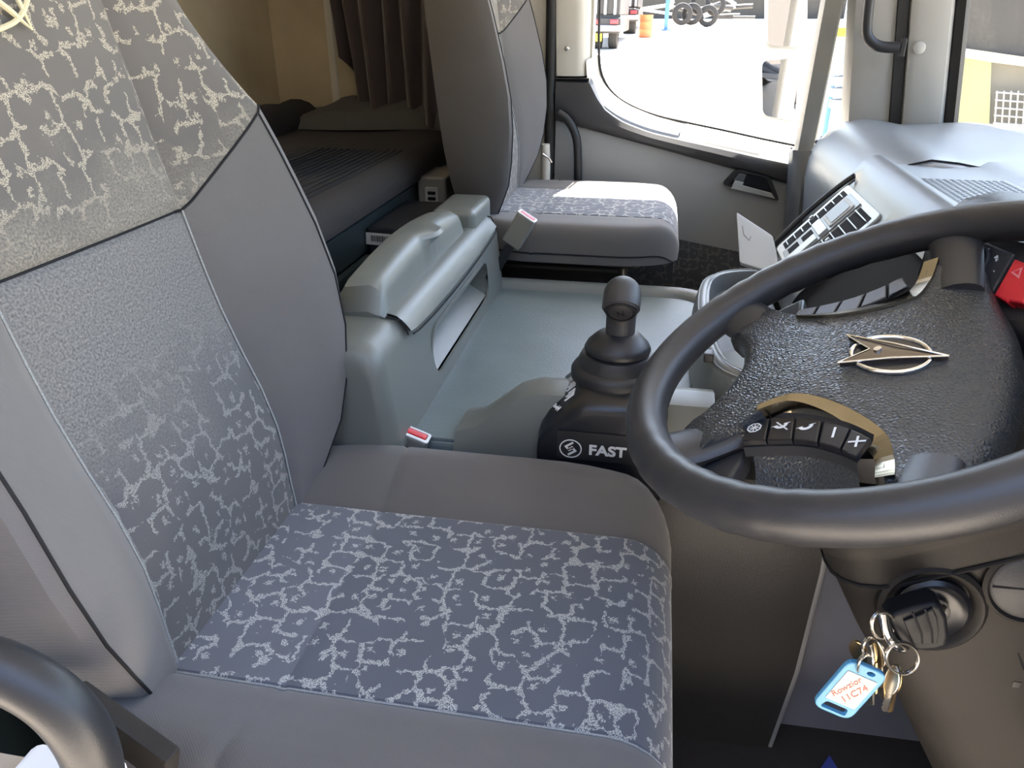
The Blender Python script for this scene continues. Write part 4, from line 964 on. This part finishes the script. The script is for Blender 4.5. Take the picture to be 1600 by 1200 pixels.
# passenger pod: sections across the cab
P = []
for y, k, xr in [(2.19, .55, .392), (2.175, .90, .386), (2.15, .98, .382), (2.05, 1, .372), (1.9, 1, .362), (1.75, 1, .354), (1.62, 1, .350), (1.55, 1, .350), (1.50, .985, .358), (1.47, .96, .372), (1.455, .90, .395)]:
    zt = .785
    pr = [(xr + .03, .44), (xr + .008, .55), (xr, .64), (xr + .005, .69), (xr + .022, .728), (xr + .05, .758), (xr + .085, .776), (xr + .12, zt), (xr + .165, zt - .004), (xr + .21, zt - .012), (.66, zt - .008), (.74, zt - .004), (.86, zt - .01)]
    P.append([(x, y, .44 + (z - .44) * k) for x, z in pr])
put('passenger_pod', grid(P), M['dash'], da)
tube('pod_seam', [Vector(p) + Vector((0, -.001, .001)) for p in P[-3][4:]], .0018, M['thread_dark'], da, seg=6)
# end pad next to the door
P = [[(xr - .03 + .05 * (.73 - z), y, z) for y, z in ((2.185, .42), (2.186, .55), (2.186, .66), (2.18, .69))] for xr in (.37, .38)]
P = []
for x, w_ in [(.352, .0), (.340, .35), (.345, .8), (.365, 1), (.40, 1)]:
    P.append([(x + .06 * (.70 - z), 2.188 - .11 * w_ * (.55 + .45 * min(1, (.71 - z) / .1)), z) for z in (.40, .50, .60, .66, .69, .70)])
put('end_pad', grid(P), M['dash_dark'], da)
# demist slots along the pod's outer crest
for k in range(6):
    f = k / 5; p = Vector((.404 + .062 * f, 2.150, .722 + .046 * f - .012 * (f - .5) ** 2))
    rbox('demist_slot', M['gloss_black'], da, (-.0055, -.008, -.004), (.0045, .007, .0026), .001, 1, frame(p, (.86, 0, .5), (0, -1, .05)))
# centre stack: profile ruled across the cab, from tray up over the vents to the crest
def stack(y):
    e = .02 * max(0, (y - 1.42) / .08) ** 2
    return [(.235 + e, y, .55), (.232 + e, y, .60), (.240 + e, y, .615), (.342 + e, y, .732), (.353, y, .755), (.366, y, .775), (.385, y, .787), (.400, y, .786), (.413, y, .777), (.424, y, .772), (.56, y, .772), (.572, y, .780), (.64, y, .782), (.80, y, .775)]
P = [stack(y) for y in [1.505, 1.50, 1.48, 1.44, 1.38, 1.30, 1.22]]
put('centre_stack', grid(P), M['dash'], da)
tube('stack_edge', spline([(.225, 1.515, .590), (.25, 1.515, .632), (.30, 1.515, .692), (.35, 1.512, .742), (.375, 1.508, .760)], 5), .005, M['black_plastic'], da, seg=10)
tube('stack_edge', spline([(.240, 1.497, .600), (.265, 1.497, .638), (.312, 1.497, .695), (.36, 1.495, .748), (.395, 1.49, .768)], 5), .0025, M['dash_dark'], da, seg=8)
put('stack_crest', grid([stack(y)[3:] for y in (1.22, 1.1, .98)]), M['dash'], da)
put('dark_cavity', grid([[(x + (.014 if y < 1.22 and z < .74 else 0), y, z) for x, _, z in stack(y)[:4]] for y in (1.224, 1.218, 1.1, 1.0, .9)]), M['thread_dark'], da)  # shade of the cavity past the rim, put in as matte black
# vent plate lies on the sloping face
vx = Vector((.105, 0, .120)).normalized(); VM = frame((.238, 1.48, .614), vx, (0, -1, 0))      # local x up the slope, y towards the driver, z out
if VM.col[2].z < 0: VM = frame((.238, 1.48, .614), vx, (0, 1, 0))
flip = VM.col[1].y > 0
def vq(name, x0, y0, x1, y1, h0, h1, m, par, bev=.0015, r=.004):
    pts = round_rect(x0, y0, x1, y1, r)
    if flip: pts = [(x, -y) for x, y in pts][::-1]
    return prism(name, pts, h1, m, par, bev=bev, M=VM, back=-h0)
vq('vent_plate', .0, .0, .163, .24, .0, .004, M['flap'], da, r=.012)
def vent(x0, y0, x1, y1, n, across=True):
    v_ = vq('vent', x0, y0, x1, y1, .004, .0046, M['thread_dark'], da, 0, .003)
    for k in range(n):
        if across: xx = x0 + (x1 - x0) * (k + .5) / n; vq('slat', xx - .0009, y0 + .001, xx + .0009, y1 - .001, .0046, .0075, M['flap'], v_, 0, .0004)
    vq('tab', (x0 + x1) / 2 - .004, (y0 + y1) / 2 - .004, (x0 + x1) / 2 + .004, (y0 + y1) / 2 + .004, .009, .014, M['flap'], v_, .001, .002)
vent(.015, .014, .150, .050, 8)
vent(.015, .150, .150, .226, 8)
vq('switch_strip', .008, .058, .154, .142, .004, .007, M['dash'], da, .001, .004)
ds_ = vq('display', .096, .066, .146, .134, .007, .0095, M['grey_trim'], da, .001, .006); vq('display_glass', .102, .072, .140, .128, .0095, .0105, M['dash_dark'], ds_, .0005, .004)
for k, (u0, u1) in enumerate(((.018, .040), (.048, .070))): vq('blank_switch', u0, .070, u1, .100, .007, .0074, M['thread_dark'], da, 0, .002)
vq('rocker_switch', .074, .064, .092, .136, .007, .011, M['flap'], da, .001, .002); vq('rocker_switch', .012, .106, .070, .136, .007, .010, M['flap'], da, .001, .002)
# tray pod that bulges over the engine cover
tp = []
for t in (0, .25, .5, .75, 1):
    pass
def tray_ring(s, z, dx=0): return [(x * 1.0, y, z) for x, y in [(.20 + dx + (px) * s, 1.21 + py * (1 - (1 - s) * .35)) for px, py in [(.1, .265), (.02, .262), (-.05, .245), (-.095, .20), (-.112, .12), (-.118, .0), (-.115, -.12), (-.10, -.21), (-.06, -.25), (.02, -.262), (.1, -.265)]]]
P = [tray_ring(.98, .44), tray_ring(1.02, .50), tray_ring(1.02, .54), tray_ring(.99, .562), tray_ring(.93, .575), tray_ring(.86, .579), tray_ring(.80, .578), tray_ring(.76, .570), tray_ring(.74, .548), tray_ring(.1, .546)]
put('tray_pod', grid([spline([Vector(p) for p in r_], 3) for r_ in P]), M['dash'], da)
for s, z in ((.945, .5745), (.845, .5812)): tube('tray_line', spline(tray_ring(s, z), 3), .0012, M['flap'], da, seg=6)
lathe('ashtray_cup', [(.024, 0), (.024, .014), (.021, .017), (.017, .014), (.015, .002), (0, .002)], M['grey_print'], da, 28, Matrix.Translation((.178, 1.20, .547)))
rbox('coin_tray', M['dark_plastic'], da, (.115, 1.02, .546), (.225, 1.36, .553), .004)
rbox('charge_plug', M['black_plastic'], da, (.086, 1.0, .578), (.100, 1.02, .592), .003)
# lower fascia between tray and floor, dark
P = [[(x + max(0, (.98 - y)) * .9, y, z) for x, z in ((.24, .60), (.30, .55), (.33, .45), (.40, .30), (.58, .05), (.62, 0))] for y in (1.47, 1.3, 1.1, .98, .9, .8, .75)]
put('lower_fascia', grid(P), M['dark_plastic'], da)
# grey knee bolster seen through the wheel
P = []
for k in range(9):
    f = k / 8; y = 1.10 - .20 * f
    P.append([(.13 + .04 * f, y, .40), (.085 + .04 * f, y, .42), (.075 + .04 * f, y, .46), (.085 + .04 * f, y, .52 + .01 * f), (.12 + .045 * f, y, .555), (.18 + .04 * f, y, .565), (.25, y, .60), (.30, y, .64)])
put('knee_bolster', grid(P), M['console'], da)
# perforated speaker/demist grille on the dash top ahead of the binnacle
gr = put('grille_bed', grid([[(.415, y, .7740), (.48, y, .7745), (.55, y, .7745)] for y in (1.36, 1.25, 1.1)]), M['dash'], da)
cells = bmesh.new()
for i in range(12):
    for j in range(20):
        x0 = .422 + .0105 * i; y0 = 1.345 - .0115 * j
        vs4 = [cells.verts.new((x0 + dx, y0 + dy, .7752)) for dx, dy in ((0, 0), (.0065, 0), (.0065, .0072), (0, .0072))]; cells.faces.new(vs4)
go = put('grille_holes', from_bm('holes', cells), M['black_plastic'], da, False); go['kind'] = 'stuff'
# black hood over the instruments
P = []
for y, k in [(.985, .93), (.975, .985), (.95, 1), (.8, 1.02), (.6, 1.02), (.45, 1.0), (.34, .98), (.25, .94), (.20, .85)]:
    P.append([(x, y, .60 + (z - .60) * k) for x, z in ((.365, .60), (.340, .70), (.330, .765), (.336, .800), (.355, .822), (.39, .833), (.44, .830), (.49, .812), (.54, .786), (.60, .772))])
P = [[(q[0], .99, q[2] - .03) for q in P[0]]] + P
put('instrument_cowl', grid(P), M['black_plastic'], da)
put('cowl_end', mesh('e', [(x, .986, .60 + (z - .60) * .93) for x, z in ((.365, .60), (.340, .70), (.330, .765), (.336, .800), (.355, .822), (.39, .833), (.44, .830), (.49, .812), (.54, .786), (.60, .772), (.60, .60))], [tuple(range(11))]), M['black_plastic'], da, False)
rbox('driver_top', M['dash'], da, (.56, .14, .60), (.83, 1.0, .774), .02, 4)
rbox('driver_end', M['dash'], da, (.36, .14, .42), (.82, .26, .76), .03, 5)
rbox('driver_fascia', M['dark_plastic'], da, (.385, .36, .40), (.82, .975, .70), .02, 3)
# switch panel by the driver's left knee with rotary dimmer and hazard rocker
sp = thing('switch_panel', 'black switch panel with rotary knob right of the steering wheel pad', 'switch panel', (.42, .66, .72))
pc_ = at_y(1555, 470, .735); pn = (CAM - pc_).normalized() * .35 + Vector((-.75, -.05, .55)); pn.normalize()
px_ = Vector((0, -1, 0)); px_ = (px_ - pn * px_.dot(pn)).normalized()
SPM = frame(pc_, px_, pn.cross(px_))
def sl_(u, v): p = on_plane(u, v, pc_, pn); q = SPM.inverted() @ p; return (q.x, q.y)
big = [sl_(u, v) for u, v in ((1492, 400), (1530, 366), (1690, 400), (1660, 560), (1620, 640), (1540, 560))]
def ccw(pts): 
    a = sum(x0 * y1 - x1 * y0 for (x0, y0), (x1, y1) in zip(pts, pts[1:] + pts[:1])); return pts if a > 0 else pts[::-1]
prism('panel_board', ccw(big), .002, M['black_plastic'], sp, M=SPM, back=.01)
prism('dimmer_plate', ccw([sl_(u, v) for u, v in ((1500, 392), (1535, 378), (1591, 402), (1548, 478), (1510, 480))]), .006, M['dark_plastic'], sp, bev=.002, M=SPM)
kc = sl_(1516, 420); KX = SPM @ Matrix.Translation((kc[0], kc[1], .006)); kr = (Vector(sl_(1535, 430)) - Vector(kc)).length * 1.05
lathe('dimmer_ring', [(kr * 1.25, 0), (kr * 1.25, .003), (kr * 1.15, .004), (kr * 1.1, .001)], M['dark_plastic'], sp, 32, KX)
lathe('dimmer_knob', [(kr, 0), (kr, .012), (kr * .9, .014), (0, .014)], M['gloss_black'], sp, 32, KX)
def mark(pts, name='mark'): prism(name, ccw([sl_(*p) for p in pts]), .0068, M['white_print'], sp, M=SPM, back=-.005)
for u, v in ((1533, 393), (1551, 394), (1559, 429)): mark([(u - 1.3, v), (u, v - 1.3), (u + 1.3, v), (u, v + 1.3)])
mark([(1559, 408), (1565, 404), (1566, 408), (1562, 410)]); mark([(1561, 411), (1566, 410), (1562, 414)])
for u in (1543, 1546, 1549): mark([(u, 446), (u + 1.6, 446), (u + 1.6, 450), (u, 450)])
hz = prism('hazard_button', ccw([sl_(u, v) for u, v in ((1566, 472), (1598, 416), (1640, 432), (1612, 486), (1590, 482), (1586, 484))]), .014, M['red'], sp, bev=.002, M=SPM); hz['label'] = 'red hazard light button'
ring_prism('hazard_triangle', [sl_(u, v) for u, v in ((1593, 438), (1612, 430), (1606, 448))], [sl_(u, v) for u, v in ((1597, 437), (1608, 433), (1605, 443))], .0004, M['pink'], sp, SPM @ Matrix.Translation((0, 0, .0142)))
for k in range(4): prism('rocker_blank', ccw([sl_(u + 22 * k * .6, v + 28 * k * .6) for u, v in ((1568, 502), (1600, 440 + 62), (1640, 520), (1600, 560))]), .005, M['gloss_black'], sp, bev=.001, M=SPM)
# open silver flap (tray lid) standing over the tray
fl = thing('tray_lid', 'pale silver flap standing open above the dashboard tray', 'lid', tuple(at_y(1185, 440, 1.26)))
F0, F1, F2, F3 = at_y(1151, 333, 1.40), at_y(1212, 388, 1.31), at_y(1219, 432, 1.20), at_y(1156, 412, 1.26)
fx = (F2 - F3); fy = (F0 - F3); FLM = frame(F3, fx, fy)
if FLM.col[2].y > 0: pass
pts = [(FLM.inverted() @ p).xy for p in (F3, F2, at_y(1217, 410, 1.27), F1, F0)]
lid = prism('flap', rounded(pts, .006), .003, M['flap'], fl, bev=.0015, M=FLM, back=.003)
pts = [(FLM.inverted() @ on_plane(u, v, FLM @ Vector((0, 0, .003)), FLM.col[2].xyz)).xy for u, v in ((1160, 353), (1162, 366), (1171, 376), (1173, 370))]
tube('flap_mark', [FLM @ Vector((p.x, p.y, .0032)) for p in pts], .0006, M['dash_dark'], fl, seg=5)

# ------------------------------------------------------------------ floor bits at the near sill
sill = thing('seat_plinth', 'brown grey seat plinth trim beside the near seat', 'trim panel', (-.3, .30, .3))
qa, qb = at_y(120, 1075, .33), at_y(272, 1185, .31)
rbox('plinth_plate', M['column'], sill, (0, -.030, -.007), ((qb - qa).length, .004, .007), .003, 2, frame(qa, qb - qa, (0, 0, 1)))
rbox('plinth_box', M['black_plastic'], sill, (-.48, .33, 0), (-.05, .42, .27), .01)
st_ = thing('door_sill', 'beige painted door sill below the grab rail', 'sill', (-.35, .2, .5))
rbox('sill_body', M['sill'], st_, (-.52, .14, .0), (-.30, .26, .62), .012)
rbox('sill_cap', M['white_print'], st_, (-.33, .20, .60), (-.27, .26, .63), .006)
bc = thing('blue_card', 'corner of a blue card lying on the cab floor', 'card', tuple(at_z(1297, 1195, .002)))
c_ = at_z(1296, 1180, .004)
prism('card', ccw([(c_.x, c_.y), (c_.x + .03, c_.y - .08), (c_.x - .06, c_.y - .09)]), .002, M['blue_paper'], bc, M=Matrix.Translation((0, 0, .002)))

# ------------------------------------------------------------------ outside: yard, lorries, tyres, mirror
def gz(y): 
    if y < 12: return -1.0
    if y < 30: return -1.0 + (y - 12) * .05
    return -.10 + (y - 30) * .04
ysr = [-40, -10, 0, 4, 8, 12, 18, 24, 30, 38, 46, 60, 90]
ground = struct(put('ground', grid([[(x, y, gz(y)) for x in (-90, -40, -15, 0, 15, 40, 90)] for y in ysr]), M['yard']))
wall_shade = struct(rbox('wall_shade', mat('shade_wall_dark', (.07, .065, .06), .8), None, (-7, -2.75, -.3), (7, -2.6, 3.0), .03))  # unseen wall added behind the camera to shade the cab's open side
def ex(u, v, y): return at_y(u, v, y)
# wing mirrors on the far side
mi = thing('wing_mirror', 'white cased wing mirror pair outside the far door', 'mirror', (.36, 2.5, .7))
def pane(name, pts, y, dep, m, par, bev=.01, rr=.02):
    q = [at_y(u, v, y) for u, v in pts]; c_ = sum(q, Vector()) / len(q); Mx = frame(c_, (1, 0, 0), (0, 0, 1)); l = ccw([tuple((Mx.inverted() @ p).xy) for p in q])
    return prism(name, rounded(l, rr), dep, m, par, bev=bev, M=Mx, smooth=True), Mx, l
pane('upper_case', ((1196, -90), (1262, -90), (1258, 80), (1194, 78)), 2.52, .03, M['mirror_case'], mi)
pane('upper_glass', ((1200, -90), (1258, -90), (1254, 74), (1199, 72)), 2.485, .003, M['mirror'], mi, .001)
pane('lower_case', ((1186, 92), (1256, 86), (1248, 196), (1188, 184)), 2.52, .03, M['mirror_case'], mi)
pane('lower_glass', ((1190, 94), (1250, 90), (1242, 190), (1191, 180)), 2.485, .003, M['mirror'], mi, .001)
tube('mirror_bracket', [(.46, 2.54, 1.5), (.44, 2.55, 1.0), (.43, 2.55, .62)], .014, M['black_plastic'], mi, seg=10)
W = {}
def wheel_tyre(name, c, r_, w_, axis='y', par=None, m=None):
    pr = [(r_ * .55, -w_ / 2), (r_ * .80, -w_ / 2), (r_ * .96, -w_ * .42), (r_, -w_ * .25), (r_, w_ * .25), (r_ * .96, w_ * .42), (r_ * .80, w_ / 2), (r_ * .55, w_ / 2), (r_ * .52, 0)]
    P = [[(q * math.cos(2 * math.pi * k / 24), q * math.sin(2 * math.pi * k / 24), z) for q, z in pr] for k in range(25)]
    me = grid(P, closed=True); Mx = Matrix.Translation(c) @ (Matrix.Rotation(R(90), 4, 'X') if axis == 'y' else Matrix.Rotation(R(90), 4, 'Y'))
    me.transform(Mx); return put(name, me, m or M['tyre'], par)
M['tyre'] = mat('tyre_rubber', (.025, .025, .025), .8); M['truck_dark'] = mat('lorry_dark', (.035, .035, .035), .6, vary=.4, vscale=2)
M['yellow'] = mat('plate_yellow', (.85, .60, .03), .5); M['orange'] = mat('drum_orange', (.60, .16, .06), .6); M['blue_post'] = mat('post_blue', (.07, .19, .50), .5)
M['truck_green'] = mat('lorry_panel_green', (.21, .235, .13), .5, vary=.2, vscale=3); M['truck_tan'] = mat('lorry_panel_tan', (.50, .42, .28), .6)
M['rail_white'] = mat('rail_white', (.30, .31, .32), .5); M['stripe_panel_grey'] = mat('shadow_stripe_panel_grey', (.12, .12, .11), .8, vary=.3, vscale=3)  # last grey shared by the yard's painted shadow stripes and a lorry panel
def lorry(label, u0, u1, vbot, y, hgt, lamp, plate):
    a_, b_ = ex(u0, vbot, y), ex(u1, vbot, y); g = gz(y); wd = b_.x - a_.x
    t_ = thing('parked_lorry', label, 'lorry', ((a_.x + b_.x) / 2, y, g), 'lorries across the yard')
    rbox('chassis', M['truck_dark'], t_, (a_.x, y, g + .55), (b_.x, y + 7, g + 1.05), .05); rbox('body', M['truck_dark'], t_, (a_.x + .05, y + .2, g + 1.15), (b_.x - .05, y + 7, g + hgt), .06)
    rbox('bumper', M['rail_white'], t_, (a_.x, y - .12, g + .62), (b_.x, y, g + .82), .03)
    for x in (a_.x + .28, b_.x - .28): wheel_tyre('wheel', (x, y + 1.0, g + .52), .52, .34, 'x', t_)
    for x in (a_.x + .22, b_.x - .22): rbox('tail_lamp', lamp, t_, (x - .14, y - .15, g + .86), (x + .14, y - .02, g + 1.0), .02)
    for k in range(3): rbox('body_post', M['rail_white'], t_, (a_.x + wd * (.2 + .3 * k) - .05, y + .1, g + 1.15), (a_.x + wd * (.2 + .3 * k) + .05, y + .2, g + hgt), .02)
    if plate: rbox('number_plate', M['yellow'], t_, (a_.x + wd * .10, y - .16, g + .30), (a_.x + wd * .45, y - .12, g + .55), .01)
M['lamp_red'] = mat('tail_lamp_red', (.55, .04, .05), .4)
lorry('dark lorry with yellow number plate parked across the yard', 918, 968, 66, 30, 3.4, M['lamp_red'], True)
lorry('second lorry with red tail lamps beside the plated one', 968, 996, 50, 38.5, 3.4, M['lamp_red'], False)
def drum(label, u, v, y):
    p = ex(u, v, y); t_ = thing('oil_drum', label, 'drum', tuple(p)); lathe('barrel', [(.29, 0), (.30, .03), (.285, .05), (.285, .28), (.30, .30), (.285, .32), (.285, .58), (.30, .60), (.285, .62), (.285, .85), (.30, .88), (.28, .88), (.28, .86), (0, .86)], M['orange'], t_, 24, Matrix.Translation((p.x, y, gz(y))))
drum('orange oil drum standing in the far yard', 1009, 44, 37)
po = thing('gate_post', 'blue steel post at the far side of the yard', 'post', tuple(ex(1041, 34, 42)))
p = ex(1041, 34, 42); rbox('post', M['blue_post'], po, (p.x - .1, 41.9, gz(42)), (p.x + .1, 42.1, gz(42) + 3), .02); rbox('foot_plate', M['blue_post'], po, (p.x - .25, 41.75, gz(42)), (p.x + .25, 42.25, gz(42) + .06), .01)
for i, (u, v) in enumerate(((1066, 22), (1081, 22), (1106, 26), (1094, 6), (1118, 8))):
    y = 44 + .5 * i; p = ex(u, v, y)
    ty = wheel_tyre('loose_tyre', (p.x, y, max(p.z, gz(y) + .52)), .52, .32); props(ty, ('tyre at the left of the far tyre row', 'second tyre in the far tyre row', 'rightmost standing tyre of the far row', 'tyre lying on top of the far row', 'small tyre behind the right end of the row')[i], 'tyre', 'tyres across the yard')
# scrap heap behind the tyres and hedge wall closing the yard
hp_ = thing('scrap_heap', 'grey heap of scrap frames behind the tyres', 'scrap', tuple(ex(1060, 20, 50)))
rnd = random.Random(3)
for k in range(16):
    p = ex(1000 + rnd.random() * 170, 5 + rnd.random() * 22, 49 + rnd.random() * 2); q = p + Vector((rnd.uniform(-2, 2), 0, rnd.uniform(-.5, .7)))
    tube('bar', [p, q], .07 + .06 * rnd.random(), M['truck_dark'] if k % 2 else M['rail_white'], hp_, seg=6)
yw = struct(rbox('wall_yard', mat('yard_wall', (.05, .048, .042), .9, vary=.5, vscale=.6), None, (-45, 54, -.1), (60, 55, 4), .05))
# striped ground shadows beyond the mirror, put in as dark grey boards
rm = thing('shadow_stripes', 'grey boards drawing shadow stripes on the bright yard', 'shadow', tuple(ex(1165, 150, 7)))
for k, v in enumerate((104, 118, 133, 150, 172)):
    y = 14 - 1.55 * k; a_, b_ = at_y(1131 + 3 * (k % 2), v, y), at_y(1300, v + 4, y); g = gz(y)
    a_, b_ = at_z(1134, v, g), at_z(1330, v + 2, g)
    rbox('slat', M['stripe_panel_grey'], rm, (a_.x, a_.y - .12, g), (b_.x, a_.y + .12, g + .05), .02)
# lorry seen between divider post and A pillar: tank and rails
tk = thing('tank_trailer', 'white railed trailer with blue details seen past the divider post', 'trailer', tuple(ex(1320, 170, 6)))
for k, v in enumerate((50, 108, 126, 144, 162)):
    a_, b_ = ex(1297, v, 6), ex(1345, v, 6); rbox('rail', M['yellow'] if k == 0 else M['rail_white'], tk, (a_.x, 5.95, a_.z - .03), (b_.x + .4, 6.05, a_.z + .03), .01)
a_ = ex(1322, 100, 6.2); rbox('upright', mat('upright_pale_blue', (.35, .46, .58), .5), tk, (a_.x - .06, 6.1, -1), (a_.x + .06, 6.25, 2.2), .02)
a_ = ex(1318, 90, 7); a_.x += 1.9; lathe('tank', [(.0, -2), (.5, -1.95), (.6, -1.8), (.6, 1.8), (.5, 1.95), (0, 2)], M['truck_tan'], tk, 24, Matrix.Translation((a_.x + .3, 7.4, a_.z)) @ Matrix.Rotation(R(90), 4, 'Y'))
a_ = ex(1308, 160, 6.3); rbox('blue_locker', M['blue_post'], tk, (a_.x - .1, 6.15, -.6), (a_.x + .16, 6.8, a_.z + .2), .03)
# lorry parked close ahead, seen through the windscreen
fr_ = thing('lorry', 'green and grey lorry parked close ahead beyond the windscreen', 'lorry', (2.4, 3.4, -1))
yy = 3.6
def plate(name, pts, y, m, dep=.05): return pane(name, pts, y, dep, m, fr_, .002, .006)[0]
plate('upper_body', ((1440, -120), (1760, -120), (1760, 112), (1440, 66)), 3.64, M['truck_dark'])
plate('light_strip', ((1440, 70), (1760, 110), (1760, 122), (1440, 78)), 3.6, M['mirror_case'])
plate('green_panel', ((1440, 80), (1542, 96), (1535, 330), (1440, 330)), 3.62, M['truck_green'])
plate('grey_panel', ((1540, 96), (1760, 124), (1760, 330), (1532, 330)), 3.64, M['stripe_panel_grey'])
for k in range(9):
    u = 1555 + 11 * k; tube('mesh_wire', [at_y(u + 3, 142, 3.56), at_y(u - 6, 260, 3.56)], .0035, M['rail_white'], fr_, seg=5)
for k in range(9):
    v = 144 + 12 * k; tube('mesh_wire', [at_y(1556 - k, v, 3.56), at_y(1660, v + 8, 3.56)], .0035, M['rail_white'], fr_, seg=5)
